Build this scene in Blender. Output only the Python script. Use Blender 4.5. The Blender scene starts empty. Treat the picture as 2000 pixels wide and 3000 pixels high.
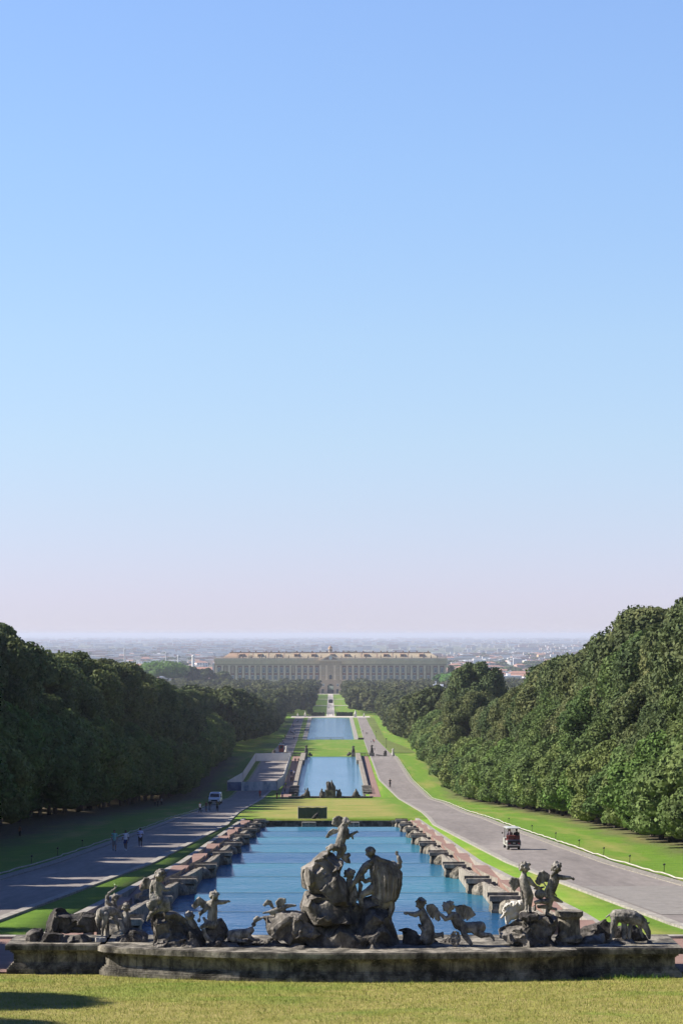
import bpy, math, random
import numpy as np
from mathutils import Vector, Matrix, noise
from math import radians as R, sin, cos, pi, sqrt

# ------------------------------------------------------------------ camera, sky, sun, exposure
S = bpy.context.scene
COL = S.collection
F = 7100.0; AX = 968.0; HZ = 1858.0            # focal length in photo pixels, canal axis, horizon row
cam_d = bpy.data.cameras.new("camera"); cam = bpy.data.objects.new("camera", cam_d); COL.objects.link(cam)
S.camera = cam
cam.location = (0, 0, 0); cam.rotation_euler = (R(90), 0, -(1000 - AX) / F)
cam_d.sensor_fit = 'VERTICAL'; cam_d.sensor_height = 36.0; cam_d.sensor_width = 24.0
cam_d.lens = 36.0 * F / 3000.0
cam_d.shift_y = (HZ - 1500.0) / 3000.0
cam_d.clip_start = 0.5; cam_d.clip_end = 90000

SUN_EL = 38.0; SUN_AZ = 6.0                    # degrees above ground; degrees beyond square left of the axis
sdir = Vector((-cos(R(SUN_EL)) * cos(R(SUN_AZ)), cos(R(SUN_EL)) * sin(R(SUN_AZ)), sin(R(SUN_EL))))
sun_d = bpy.data.lights.new("sun", 'SUN'); sun_d.energy = 5.0; sun_d.angle = R(0.5); sun_d.color = (1.0, 0.93, 0.82)
sun = bpy.data.objects.new("sun", sun_d); COL.objects.link(sun)
sun.rotation_euler = (-sdir).to_track_quat('-Z', 'Y').to_euler()

W = bpy.data.worlds.new("World"); S.world = W; W.use_nodes = True
wn, wl = W.node_tree.nodes, W.node_tree.links
wn.clear()
sky = wn.new('ShaderNodeTexSky'); sky.sky_type = 'NISHITA'; sky.sun_disc = False
sky.sun_elevation = R(SUN_EL); sky.sun_rotation = math.atan2(sdir.x, sdir.y)
sky.altitude = 120; sky.air_density = 1.0; sky.dust_density = 0.0; sky.ozone_density = 3.0
geo = wn.new('ShaderNodeNewGeometry'); sep = wn.new('ShaderNodeSeparateXYZ'); neg = wn.new('ShaderNodeMath'); neg.operation = 'MULTIPLY'; neg.inputs[1].default_value = -1.0
tint = wn.new('ShaderNodeValToRGB')
mul = wn.new('ShaderNodeMix'); mul.data_type = 'RGBA'; mul.blend_type = 'MULTIPLY'; mul.inputs[0].default_value = 1.0
bg = wn.new('ShaderNodeBackground'); bg.inputs[1].default_value = 0.106
wo = wn.new('ShaderNodeOutputWorld')
wl.new(geo.outputs['Incoming'], sep.inputs[0]); wl.new(sep.outputs['Z'], neg.inputs[0]); wl.new(neg.outputs[0], tint.inputs[0])
cr = tint.color_ramp
SKYT = [(0.0, (0.438, 0.457, 0.759)), (0.0054, (0.438, 0.457, 0.759)), (0.0152, (0.473, 0.469, 0.754)), (0.0293, (0.511, 0.497, 0.739)), (0.0504, (0.562, 0.543, 0.718)), (0.0786, (0.63, 0.615, 0.72)), (0.1208, (0.715, 0.695, 0.757)), (0.1913, (0.785, 0.78, 0.858)), (0.2589, (0.835, 0.83, 0.938)), (0.36, (0.52, 0.58, 0.80)), (0.6, (0.34, 0.41, 0.66)), (1.0, (0.24, 0.31, 0.56))]
#SKYT#
while len(cr.elements) < len(SKYT): cr.elements.new(0.5)
for e, (p, c) in zip(cr.elements, SKYT): e.position = p; e.color = (*c, 1)
wl.new(sky.outputs[0], mul.inputs['A']); wl.new(tint.outputs[0], mul.inputs['B']); wl.new(mul.outputs['Result'], bg.inputs[0]); wl.new(bg.outputs[0], wo.inputs[0])
S.view_settings.view_transform = 'Standard'; S.view_settings.look = 'None'; S.view_settings.gamma = 1.0
S.view_settings.exposure = 1.0
S.cycles.max_bounces = 6; S.cycles.volume_bounces = 0; S.cycles.transparent_max_bounces = 8
try: S.cycles.use_denoising = True
except Exception: pass

rnd = random.Random(7)
rng = np.random.default_rng(7)

# ------------------------------------------------------------------ helpers
def P(px, py, Y):
    """world point at depth Y that a photo pixel looks at"""
    return Vector(((px - AX) * Y / F, Y, -(py - HZ) * Y / F))

def interp(tab, v):
    if v <= tab[0][0]: return tab[0][1]
    for (a, b), (c, d) in zip(tab, tab[1:]):
        if v <= c: return b + (d - b) * (v - a) / (c - a)
    return tab[-1][1]

def tag(o, label=None, cat=None, group=None, kind=None):
    if label: o['label'] = label
    if cat: o['category'] = cat
    if group: o['group'] = group
    if kind: o['kind'] = kind
    return o

def empty(name, loc, label, cat, group=None, rz=0):
    o = bpy.data.objects.new(name, None); COL.objects.link(o)
    o.location = loc; o.rotation_euler = (0, 0, rz); o.empty_display_size = 0.3
    return tag(o, label, cat, group)

def copy_tree(o, parent=None):
    c = o.copy(); COL.objects.link(c); c.parent = parent
    for ch in list(o.children): copy_tree(ch, c)
    return c

class MB:
    """collects faces for one mesh"""
    def __init__(s): s.v = []; s.f = []; s.m = []; s.mats = []; s.cur = 0
    def mat(s, m):
        if m not in s.mats: s.mats.append(m)
        s.cur = s.mats.index(m); return s
    def add(s, vs, fs):
        n = len(s.v); s.v += [tuple(v) for v in vs]; s.f += [tuple(i + n for i in f) for f in fs]; s.m += [s.cur] * len(fs); return s
    def box(s, x0, x1, y0, y1, z0, z1, M=None):
        vs = [(x, y, z) for z in (z0, z1) for y in (y0, y1) for x in (x0, x1)]
        if M is not None: vs = [M @ Vector(v) for v in vs]
        return s.add(vs, [(0, 2, 3, 1), (4, 5, 7, 6), (0, 1, 5, 4), (2, 6, 7, 3), (0, 4, 6, 2), (1, 3, 7, 5)])
    def tube(s, pts, rs, n=10, caps=True):
        pts = [Vector(p) for p in pts]
        if not hasattr(rs, '__len__'): rs = [rs] * len(pts)
        vs = []; fs = []
        for i, p in enumerate(pts):
            d = (pts[min(i + 1, len(pts) - 1)] - pts[max(i - 1, 0)])
            if d.length < 1e-9: d = Vector((0, 0, 1))
            d.normalize()
            a = d.cross(Vector((0, 0, 1)) if abs(d.z) < .9 else Vector((1, 0, 0))).normalized(); b = d.cross(a)
            for k in range(n):
                t = 2 * pi * k / n; vs.append(p + (a * cos(t) + b * sin(t)) * rs[i])
        for i in range(len(pts) - 1):
            for k in range(n):
                k2 = (k + 1) % n; fs.append((i * n + k, i * n + k2, (i + 1) * n + k2, (i + 1) * n + k))
        if caps: fs.append(tuple(range(n))[::-1]); fs.append(tuple((len(pts) - 1) * n + k for k in range(n)))
        return s.add(vs, fs)
    def ball(s, c, r, sx=1, sy=1, sz=1, n=10, M=None):
        c = Vector(c); vs = []; fs = []; m = n // 2 + 1
        for i in range(m + 1):
            t = pi * i / m
            for k in range(n):
                a = 2 * pi * k / n; v = Vector((sin(t) * cos(a) * r * sx, sin(t) * sin(a) * r * sy, cos(t) * r * sz))
                if M is not None: v = M @ v
                vs.append(c + v)
        for i in range(m):
            for k in range(n):
                k2 = (k + 1) % n; fs.append((i * n + k, (i + 1) * n + k, (i + 1) * n + k2, i * n + k2))
        return s.add(vs, fs)
    def prism(s, poly, a, b):
        """poly: points; extruded by vectors a..b (offsets)"""
        n = len(poly); a = Vector(a); b = Vector(b)
        vs = [Vector(p) + a for p in poly] + [Vector(p) + b for p in poly]
        fs = [tuple(range(n))[::-1], tuple(range(n, 2 * n))] + [(k, (k + 1) % n, n + (k + 1) % n, n + k) for k in range(n)]
        return s.add(vs, fs)
    def lathe(s, c, prof, n=14):
        c = Vector(c); vs = []; fs = []
        for (r, z) in prof:
            for k in range(n): vs.append(c + Vector((r * cos(2 * pi * k / n), r * sin(2 * pi * k / n), z)))
        for i in range(len(prof) - 1):
            for k in range(n):
                k2 = (k + 1) % n; fs.append((i * n + k, i * n + k2, (i + 1) * n + k2, (i + 1) * n + k))
        fs.append(tuple(range(n))[::-1]); fs.append(tuple((len(prof) - 1) * n + k for k in range(n)))
        return s.add(vs, fs)
    def mesh(s, name, mat=None):
        me = bpy.data.meshes.new(name); me.from_pydata(s.v, [], s.f)
        if mat is not None and not s.mats: me.materials.append(mat)
        for m in s.mats: me.materials.append(m)
        if s.mats: me.polygons.foreach_set('material_index', s.m)
        me.update(); return me
    def build(s, name, mat=None, parent=None, smooth=False, loc=None):
        me = s.mesh(name, mat)
        if smooth: me.polygons.foreach_set('use_smooth', [True] * len(me.polygons))
        o = bpy.data.objects.new(name, me); COL.objects.link(o)
        if parent: o.parent = parent
        if loc is not None: o.location = loc
        return o

def np_mesh(name, V, Q, mat, smooth=False):
    """mesh from numpy vertex array and quad array"""
    me = bpy.data.meshes.new(name)
    me.vertices.add(len(V)); me.vertices.foreach_set('co', np.asarray(V, np.float32).ravel())
    k = Q.shape[1]
    me.loops.add(Q.size); me.loops.foreach_set('vertex_index', Q.astype(np.int32).ravel())
    me.polygons.add(len(Q)); me.polygons.foreach_set('loop_start', np.arange(0, Q.size, k, dtype=np.int32))
    try: me.polygons.foreach_set('loop_total', np.full(len(Q), k, np.int32))
    except Exception: pass
    if smooth: me.polygons.foreach_set('use_smooth', np.ones(len(Q), bool))
    me.update(calc_edges=True); me.materials.append(mat); return me

def obj(name, me, parent=None, loc=None):
    o = bpy.data.objects.new(name, me); COL.objects.link(o)
    if parent: o.parent = parent
    if loc is not None: o.location = loc
    return o

def remesh(mb, vox, smooth=2, disp=0.0, dscale=1.0, facet=0.0, seed=0):
    """union of the collected shapes as one continuous surface, weathered by noise"""
    me = mb.mesh('tmp'); o = bpy.data.objects.new('tmp', me); COL.objects.link(o)
    m = o.modifiers.new('r', 'REMESH'); m.mode = 'VOXEL'; m.voxel_size = vox
    if smooth:
        q = o.modifiers.new('s', 'SMOOTH'); q.iterations = smooth; q.factor = 0.5
    dg = bpy.context.evaluated_depsgraph_get(); dg.update()
    out = bpy.data.meshes.new_from_object(o.evaluated_get(dg))
    bpy.data.objects.remove(o); bpy.data.meshes.remove(me)
    if disp or facet:
        n = len(out.vertices); co = np.empty(n * 3, np.float32); out.vertices.foreach_get('co', co); co = co.reshape(-1, 3)
        no = np.empty(n * 3, np.float32); out.vertices.foreach_get('normal', no); no = no.reshape(-1, 3)
        if facet:      # break the surface into flat chiselled planes
            g = np.random.default_rng(seed + 50); ext = float((co.max(0) - co.min(0)).max())
            cand = np.nonzero(no[:, 1] < -.15)[0]
            for k in range(int(20 * max(1, ext / 1.5))):
                s_ = cand[g.integers(len(cand))]; nn = no[s_] + g.normal(0, .22, 3); nn /= np.linalg.norm(nn); Rr = min(1.1, ext * g.uniform(.13, .32))
                dv_ = co - co[s_]; w = np.linalg.norm(dv_, axis=1) < Rr; ex = np.minimum(dv_ @ nn + facet * g.uniform(.0, .5), facet * 1.7)
                m_ = w & (ex > 0); co[m_] -= (ex[m_, None] * nn).astype(np.float32)
        off = Vector((seed * 7.3, seed * 3.1, seed * 1.7)); d = np.empty(n, np.float32)
        for i in range(n): d[i] = noise.fractal(Vector(co[i]) / dscale + off, 0.8, 2.2, 5) * disp
        co = co + no * d[:, None]; out.vertices.foreach_set('co', co.ravel()); out.update()
    return out

# ------------------------------------------------------------------ materials
def new_mat(name):
    m = bpy.data.materials.new(name); m.use_nodes = True
    nt = m.node_tree; b = nt.nodes['Principled BSDF']; return m, nt, b

def plain(name, col, rough=0.6, metal=0.0, spec=0.5, **kw):
    m, nt, b = new_mat(name)
    b.inputs['Base Color'].default_value = (*col, 1); b.inputs['Roughness'].default_value = rough; b.inputs['Metallic'].default_value = metal
    b.inputs['Specular IOR Level'].default_value = spec
    return m

def tex_coord(nt, kind='Position', scale=(1, 1, 1)):
    if kind == 'Position': g = nt.nodes.new('ShaderNodeNewGeometry'); s = g.outputs['Position']
    else: g = nt.nodes.new('ShaderNodeTexCoord'); s = g.outputs[kind]
    mp = nt.nodes.new('ShaderNodeMapping'); mp.inputs['Scale'].default_value = scale
    nt.links.new(s, mp.inputs[0]); return mp.outputs[0]

def nz(nt, vec, scale, detail=4, rough=0.6, dist=0.0):
    n = nt.nodes.new('ShaderNodeTexNoise'); n.inputs['Scale'].default_value = scale; n.inputs['Detail'].default_value = detail
    n.inputs['Roughness'].default_value = rough; n.inputs['Distortion'].default_value = dist
    nt.links.new(vec, n.inputs['Vector']); return n.outputs['Fac']

def ramp(nt, fac, stops, interp_='LINEAR'):
    r = nt.nodes.new('ShaderNodeValToRGB'); r.color_ramp.interpolation = interp_
    while len(r.color_ramp.elements) < len(stops): r.color_ramp.elements.new(0.5)
    for e, (p, c) in zip(r.color_ramp.elements, stops):
        e.position = p; e.color = (*c, 1) if hasattr(c, '__len__') else (c, c, c, 1)
    nt.links.new(fac, r.inputs[0]); return r.outputs[0]

def mix(nt, fac, a, b, mode='MIX'):
    m = nt.nodes.new('ShaderNodeMix'); m.data_type = 'RGBA'; m.blend_type = mode
    for sock, v in ((m.inputs[0], fac), (m.inputs['A'], a), (m.inputs['B'], b)):
        if isinstance(v, (int, float)): sock.default_value = v
        elif isinstance(v, tuple): sock.default_value = (*v, 1)
        else: nt.links.new(v, sock)
    return m.outputs['Result']

def bump(nt, b, h, strength=0.5, dist=0.05):
    n = nt.nodes.new('ShaderNodeBump'); n.inputs['Strength'].default_value = strength; n.inputs['Distance'].default_value = dist
    nt.links.new(h, n.inputs['Height']); nt.links.new(n.outputs[0], b.inputs['Normal'])

def noisy(name, stops, scale, rough=0.85, detail=5, stretch=(1, 1, 1), fine=None, bmp=None, kind='Position'):
    m, nt, b = new_mat(name); v = tex_coord(nt, kind, stretch)
    c = ramp(nt, nz(nt, v, scale, detail, 0.65), stops)
    if fine: c = mix(nt, 1.0, c, ramp(nt, nz(nt, v, fine[0], 3, 0.7), [(0.3, fine[1]), (0.7, fine[2])]), 'MULTIPLY')
    nt.links.new(c, b.inputs['Base Color']); b.inputs['Roughness'].default_value = rough; b.inputs['Specular IOR Level'].default_value = 0.3
    if bmp: bump(nt, b, nz(nt, v, bmp[0], 4, 0.7), bmp[1], bmp[2])
    return m

def stone_mat(name, light, dark, amount=0.5, scale=1.6, soft=0.12):
    """weathered stone: pale limestone under black lichen crust and run-off streaks, crust spread further to stand in for shade"""
    m, nt, b = new_mat(name); v = tex_coord(nt)
    vs = tex_coord(nt, 'Position', (1, 1, 0.28))
    base = ramp(nt, nz(nt, v, 3.0, 6, 0.7), [(0.25, tuple(c * 0.72 for c in light)), (0.75, light)])
    crust = ramp(nt, nz(nt, v, scale, 7, 0.72, 0.4), [(amount - 0.1, 0.0), (amount + soft, 1.0)])
    streak = ramp(nt, nz(nt, vs, scale * 2.6, 5, 0.65, 0.2), [(0.44, 0.0), (0.66, 0.9)])
    c = mix(nt, crust, base, dark); c = mix(nt, streak, c, tuple(d * 1.3 for d in dark))
    spots = ramp(nt, nz(nt, v, 11, 3, 0.8), [(0.62, 0.0), (0.72, 0.6)])
    c = mix(nt, spots, c, tuple(min(1, l * 1.15) for l in light))
    nt.links.new(c, b.inputs['Base Color']); b.inputs['Roughness'].default_value = 0.9; b.inputs['Specular IOR Level'].default_value = 0.25
    bump(nt, b, nz(nt, v, 9, 7, 0.75), 0.7, 0.06)
    return m

M = {}
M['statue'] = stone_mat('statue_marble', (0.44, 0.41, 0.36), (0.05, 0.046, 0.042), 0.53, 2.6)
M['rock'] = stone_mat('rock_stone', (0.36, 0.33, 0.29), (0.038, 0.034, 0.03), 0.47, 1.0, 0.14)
M['darkrock'] = stone_mat('dark_stone', (0.22, 0.2, 0.18), (0.035, 0.032, 0.03), 0.45, 1.6)  # darker copy of the stone; on the shaded side its tone stands for shade
M['plinth'] = stone_mat('plinth_stone', (0.40, 0.365, 0.30), (0.026, 0.024, 0.02), 0.49, 1.2)
M['block'] = stone_mat('cascade_stone', (0.40, 0.36, 0.29), (0.04, 0.037, 0.03), 0.48, 1.4)
M['coping'] = stone_mat('coping_stone', (0.40, 0.36, 0.30), (0.10, 0.088, 0.072), 0.53, 1.8)
M['white_rock'] = stone_mat('pale_marble', (0.72, 0.69, 0.62), (0.25, 0.23, 0.2), 0.66, 3.0)
M['brick'] = noisy('terracotta_paving', [(0.3, (0.20, 0.12, 0.095)), (0.7, (0.29, 0.185, 0.15))], 1.2, fine=(22, (0.75,) * 3, (1.1,) * 3))
M['kerb'] = noisy('kerb_stone', [(0.3, (0.20, 0.185, 0.16)), (0.7, (0.42, 0.39, 0.34))], 1.8, fine=(14, (0.6,) * 3, (1.15,) * 3))
M['cobble'] = noisy('cobbled_verge', [(0.35, (0.16, 0.145, 0.12)), (0.65, (0.38, 0.35, 0.3))], 4.0, fine=(18, (0.5,) * 3, (1.2,) * 3), bmp=(10, 0.6, 0.05))
M['asphalt'] = noisy('worn_asphalt', [(0.3, (0.165, 0.145, 0.132)), (0.55, (0.21, 0.186, 0.17)), (0.75, (0.26, 0.232, 0.212))], 0.30, stretch=(1, 0.12, 1), fine=(2.2, (0.80,) * 3, (1.12,) * 3))
M['gravel'] = noisy('pale_gravel', [(0.3, (0.42, 0.38, 0.33)), (0.7, (0.52, 0.48, 0.42))], 0.6)
M['weir'] = noisy('wet_weir_stone', [(0.3, (0.05, 0.06, 0.04)), (0.7, (0.2, 0.19, 0.13))], 3.0, rough=0.4)
M['metal_dark'] = plain('dark_metal', (0.03, 0.03, 0.03), 0.5, 0.6)
M['white_paint'] = plain('white_paint', (0.75, 0.75, 0.74), 0.4)
M['rope'] = noisy('pale_edging', [(0.3, (0.30, 0.28, 0.24)), (0.7, (0.52, 0.49, 0.44))], 2.0)
M['bark'] = noisy('bark', [(0.3, (0.05, 0.04, 0.03)), (0.7, (0.13, 0.11, 0.09))], 3.0, stretch=(1, 1, 0.2), bmp=(6, 0.8, 0.05))

def foliage(name, a, b_, c_, vscale=0.35):
    m, nt, b = new_mat(name); v = tex_coord(nt)
    oi = nt.nodes.new('ShaderNodeObjectInfo')
    c = ramp(nt, nz(nt, v, vscale, 3, 0.6), [(0.3, a), (0.5, b_), (0.72, c_)])
    f = ramp(nt, nz(nt, v, 2.5, 2, 0.6), [(0.3, 0.7), (0.7, 1.25)])
    c = mix(nt, 1.0, c, f, 'MULTIPLY')
    r = ramp(nt, oi.outputs['Random'], [(0.0, (0.80, 0.92, 0.85)), (0.35, (1.0, 1.0, 1.0)), (0.7, (1.2, 1.06, 1.0)), (1.0, (0.9, 1.12, 0.8))])
    c = mix(nt, 1.0, c, r, 'MULTIPLY')
    nt.links.new(c, b.inputs['Base Color']); b.inputs['Roughness'].default_value = 0.7; b.inputs['Specular IOR Level'].default_value = 0.12
    tr = nt.nodes.new('ShaderNodeBsdfTranslucent'); nt.links.new(c, tr.inputs[0])
    ms = nt.nodes.new('ShaderNodeMixShader'); ms.inputs[0].default_value = 0.22
    nt.links.new(b.outputs[0], ms.inputs[1]); nt.links.new(tr.outputs[0], ms.inputs[2]); nt.links.new(ms.outputs[0], nt.nodes['Material Output'].inputs[0])
    return m
M['oak'] = foliage('holm_oak_leaves', (0.048, 0.068, 0.027), (0.086, 0.112, 0.042), (0.145, 0.162, 0.066))
M['shrub'] = foliage('clipped_oak_leaves', (0.066, 0.100, 0.032), (0.115, 0.165, 0.050), (0.175, 0.225, 0.074), 0.25)
M['wood'] = foliage('far_wood_leaves', (0.038, 0.055, 0.024), (0.066, 0.086, 0.034), (0.11, 0.122, 0.05), 0.06)
M['pine'] = foliage('umbrella_pine_needles', (0.05, 0.11, 0.02), (0.09, 0.19, 0.03), (0.13, 0.26, 0.05), 0.1)
M['conifer'] = foliage('conifer_needles', (0.02, 0.035, 0.018), (0.035, 0.05, 0.025), (0.05, 0.07, 0.03), 0.2)
M['hedge'] = foliage('clipped_hedge_leaves', (0.09, 0.13, 0.03), (0.14, 0.19, 0.045), (0.18, 0.23, 0.06), 0.15)

# water
def water_mat(name, base, bs, spec=.4):
    m, nt, b = new_mat(name); v = tex_coord(nt, 'Position', (0.5, 1.0, 1.0))
    big = ramp(nt, nz(nt, v, 0.05, 2, 0.5), [(0.35, 0.0), (0.65, 1.0)])
    c = mix(nt, big, base[0], base[1]); nt.links.new(c, b.inputs['Base Color'])
    b.inputs['Roughness'].default_value = 0.06; b.inputs['IOR'].default_value = 1.33; b.inputs['Specular IOR Level'].default_value = spec
    n1 = nz(nt, v, 2.2, 4, 0.6, 0.3); n2 = nz(nt, v, 0.35, 3, 0.6)
    add = nt.nodes.new('ShaderNodeMath'); add.operation = 'MULTIPLY'; nt.links.new(n1, add.inputs[0]); nt.links.new(n2, add.inputs[1])
    bn = nt.nodes.new('ShaderNodeBump'); bn.inputs['Strength'].default_value = 1.0; bn.inputs['Distance'].default_value = bs; nt.links.new(add.outputs[0], bn.inputs['Height'])
    df = nt.nodes.new('ShaderNodeBsdfDiffuse'); nt.links.new(c, df.inputs[0])
    gl = nt.nodes.new('ShaderNodeBsdfGlossy'); gl.inputs['Roughness'].default_value = 0.06; gl.inputs[0].default_value = (0.72, 0.86, 1.0, 1); nt.links.new(bn.outputs[0], gl.inputs['Normal'])
    fr = nt.nodes.new('ShaderNodeFresnel'); fr.inputs['IOR'].default_value = 1.33; nt.links.new(bn.outputs[0], fr.inputs['Normal'])
    fm = nt.nodes.new('ShaderNodeMath'); fm.operation = 'MULTIPLY'; fm.inputs[1].default_value = spec; nt.links.new(fr.outputs[0], fm.inputs[0])
    ms = nt.nodes.new('ShaderNodeMixShader'); nt.links.new(fm.outputs[0], ms.inputs[0]); nt.links.new(df.outputs[0], ms.inputs[1]); nt.links.new(gl.outputs[0], ms.inputs[2]); nt.links.new(ms.outputs[0], nt.nodes['Material Output'].inputs[0])
    return m
M['water'] = water_mat('rippled_water', ((0.018, 0.075, 0.16), (0.032, 0.155, 0.205)), 0.42, .78)
M['water_mid'] = water_mat('smooth_water', ((0.065, 0.16, 0.22), (0.08, 0.185, 0.24)), 0.22, .95)
M['water_far'] = water_mat('still_water', ((0.075, 0.145, 0.18), (0.085, 0.16, 0.20)), 0.15, 1.0)

# lawn and open country in one ground material
def ground_mat():
    m, nt, b = new_mat('ground_cover'); g = nt.nodes.new('ShaderNodeNewGeometry'); sp = nt.nodes.new('ShaderNodeSeparateXYZ'); nt.links.new(g.outputs['Position'], sp.inputs[0])
    v = tex_coord(nt)
    lush = ramp(nt, nz(nt, v, 0.7, 4, 0.65), [(0.25, (0.085, 0.175, 0.014)), (0.75, (0.15, 0.25, 0.026))])
    dry = ramp(nt, nz(nt, v, 1.3, 5, 0.7), [(0.3, (0.21, 0.205, 0.04)), (0.7, (0.36, 0.305, 0.11))])
    # the two nearer lawns are sun-dried, the far ones and the verges are watered
    def band(sock, lo, hi, soft):
        a = nt.nodes.new('ShaderNodeMapRange'); a.inputs['From Min'].default_value = lo - soft; a.inputs['From Max'].default_value = lo + soft; nt.links.new(sock, a.inputs[0])
        c = nt.nodes.new('ShaderNodeMapRange'); c.inputs['From Min'].default_value = hi - soft; c.inputs['From Max'].default_value = hi + soft
        c.inputs['To Min'].default_value = 1; c.inputs['To Max'].default_value = 0; nt.links.new(sock, c.inputs[0])
        mm = nt.nodes.new('ShaderNodeMath'); mm.operation = 'MULTIPLY'; nt.links.new(a.outputs[0], mm.inputs[0]); nt.links.new(c.outputs[0], mm.inputs[1]); return mm.outputs[0]
    near = band(sp.outputs['Y'], -100, 79, 1.5); mid = band(sp.outputs['Y'], 264, 470, 8)
    ax = nt.nodes.new('ShaderNodeMath'); ax.operation = 'ABSOLUTE'; nt.links.new(sp.outputs['X'], ax.inputs[0])
    midx = band(ax.outputs[0], -1, 8.5, 2.0)
    mm = nt.nodes.new('ShaderNodeMath'); mm.operation = 'MULTIPLY'; nt.links.new(mid, mm.inputs[0]); nt.links.new(midx, mm.inputs[1])
    ad = nt.nodes.new('ShaderNodeMath'); ad.operation = 'ADD'; ad.use_clamp = True; nt.links.new(near, ad.inputs[0]); nt.links.new(mm.outputs[0], ad.inputs[1])
    patch = ramp(nt, nz(nt, tex_coord(nt, 'Position', (0.35, 1, 1)), 0.28, 4, 0.6), [(0.36, 0.1), (0.52, 1.0)])
    f = nt.nodes.new('ShaderNodeMath'); f.operation = 'MULTIPLY'; nt.links.new(ad.outputs[0], f.inputs[0]); nt.links.new(patch, f.inputs[1])
    edge = ramp(nt, nz(nt, tex_coord(nt, 'Position', (1, 0.12, 1)), 0.3, 3, 0.6), [(0.5, 0.0), (0.7, 0.7)])
    c = mix(nt, edge, lush, dry); c = mix(nt, f.outputs[0], c, dry)
    # bare leaf-littered soil under the trees
    und = ramp(nt, ax.outputs[0], [(0.0, 0.0), (1.0, 0.0)])
    soilm = nt.nodes.new('ShaderNodeMapRange'); soilm.inputs['From Min'].default_value = 22.0; soilm.inputs['From Max'].default_value = 26.5
    wob = nt.nodes.new('ShaderNodeMath'); wob.operation = 'MULTIPLY_ADD'; wob.inputs[1].default_value = 6.0
    nt.links.new(nz(nt, tex_coord(nt, 'Position', (1, 0.3, 1)), 0.3, 4, 0.7), wob.inputs[0]); nt.links.new(ax.outputs[0], wob.inputs[2])
    sub = nt.nodes.new('ShaderNodeMath'); sub.operation = 'SUBTRACT'; sub.inputs[1].default_value = 3.0; nt.links.new(wob.outputs[0], sub.inputs[0]); nt.links.new(sub.outputs[0], soilm.inputs[0])
    soil = ramp(nt, nz(nt, v, 2, 5, 0.7), [(0.3, (0.06, 0.05, 0.03)), (0.7, (0.17, 0.14, 0.09))])
    ny = band(sp.outputs['Y'], -500, 640, 10); sm = nt.nodes.new('ShaderNodeMath'); sm.operation = 'MULTIPLY'; nt.links.new(soilm.outputs[0], sm.inputs[0]); nt.links.new(ny, sm.inputs[1])
    c = mix(nt, sm.outputs[0], c, soil)
    # the plain beyond the palace
    far = nt.nodes.new('ShaderNodeMapRange'); far.inputs['From Min'].default_value = 2450; far.inputs['From Max'].default_value = 2900; nt.links.new(sp.outputs['Y'], far.inputs[0])
    vor = nt.nodes.new('ShaderNodeTexVoronoi'); vor.inputs['Scale'].default_value = 0.004; nt.links.new(tex_coord(nt, 'Position', (1, 0.35, 1)), vor.inputs['Vector'])
    fields = ramp(nt, vor.outputs['Color'], [(0.1, (0.055, 0.08, 0.045)), (0.45, (0.09, 0.12, 0.06)), (0.7, (0.2, 0.2, 0.14)), (0.9, (0.3, 0.28, 0.24))])
    fn = ramp(nt, nz(nt, tex_coord(nt, 'Position', (1, 0.25, 1)), 0.012, 5, 0.8), [(0.42, (0.03, 0.05, 0.03)), (0.56, (0.09, 0.1, 0.07)), (0.66, (0.3, 0.27, 0.24))])
    c = mix(nt, far.outputs[0], c, mix(nt, 0.55, fields, fn))
    c = mix(nt, 1.0, c, ramp(nt, nz(nt, v, 9.0, 4, 0.8), [(0.25, 0.62), (0.75, 1.25)]), 'MULTIPLY')
    nt.links.new(c, b.inputs['Base Color']); b.inputs['Roughness'].default_value = 0.9; b.inputs['Specular IOR Level'].default_value = 0.15
    bump(nt, b, nz(nt, v, 8.0, 5, 0.8), 0.8, 0.08)
    return m
M['ground'] = ground_mat()
# ------------------------------------------------------------------ levels and widths along the canal axis
GT = [(-400, -1.7), (6, -1.7), (24, -9.4), (60, -10.35), (75.4, -10.78), (90, -11.1), (258, -19.68), (262, -19.9), (471, -32.0), (640, -32.3), (1150, -50.0), (1461, -50.3), (2600, -64.0), (2900, -66), (4000, -70), (60000, -76)]
def G(y): return interp(GT, y)
WEIRS = [94, 109.5, 125, 142, 160, 178, 196, 213, 229, 244, 258]
def WL(y): return -(6.955 + 0.051 * y)
LEVEL = [WL(y) for y in WEIRS]; LEVEL[-1] = -20.55
def SC(y): return 1 + 0.13 * min(1, max(0, (150 - y) / 50))        # the basin widens towards the fountain
RI = [(60, 17.5), (80, 14.8), (94, 13.6), (149, 11.25), (235, 10.3), (302, 11.7), (471, 13.5), (533, 11.0), (640, 10.8), (700, 11.2), (1150, 15.9), (1461, 16.4)]
RO = [(60, 22.5), (80, 19.4), (125, 17.6), (149, 16.7), (235, 16.1), (302, 16.3), (400, 18.4), (471, 18.9), (533, 17.1), (640, 16.6), (1150, 22.0), (1461, 21.3)]
def ri(y): return interp(RI, y)
def ro(y): return interp(RO, y)
POOLS = [(80.0, 258.0, lambda y: (9.25 if y > 88 else 8.3) * SC(y)), (474.5, 640.0, lambda y: 7.0), (1150.0, 1461.0, lambda y: 11.3)]
def pool_hw(y):
    for a, b_, h in POOLS:
        if a < y < b_: return h(y)
    return None

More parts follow.
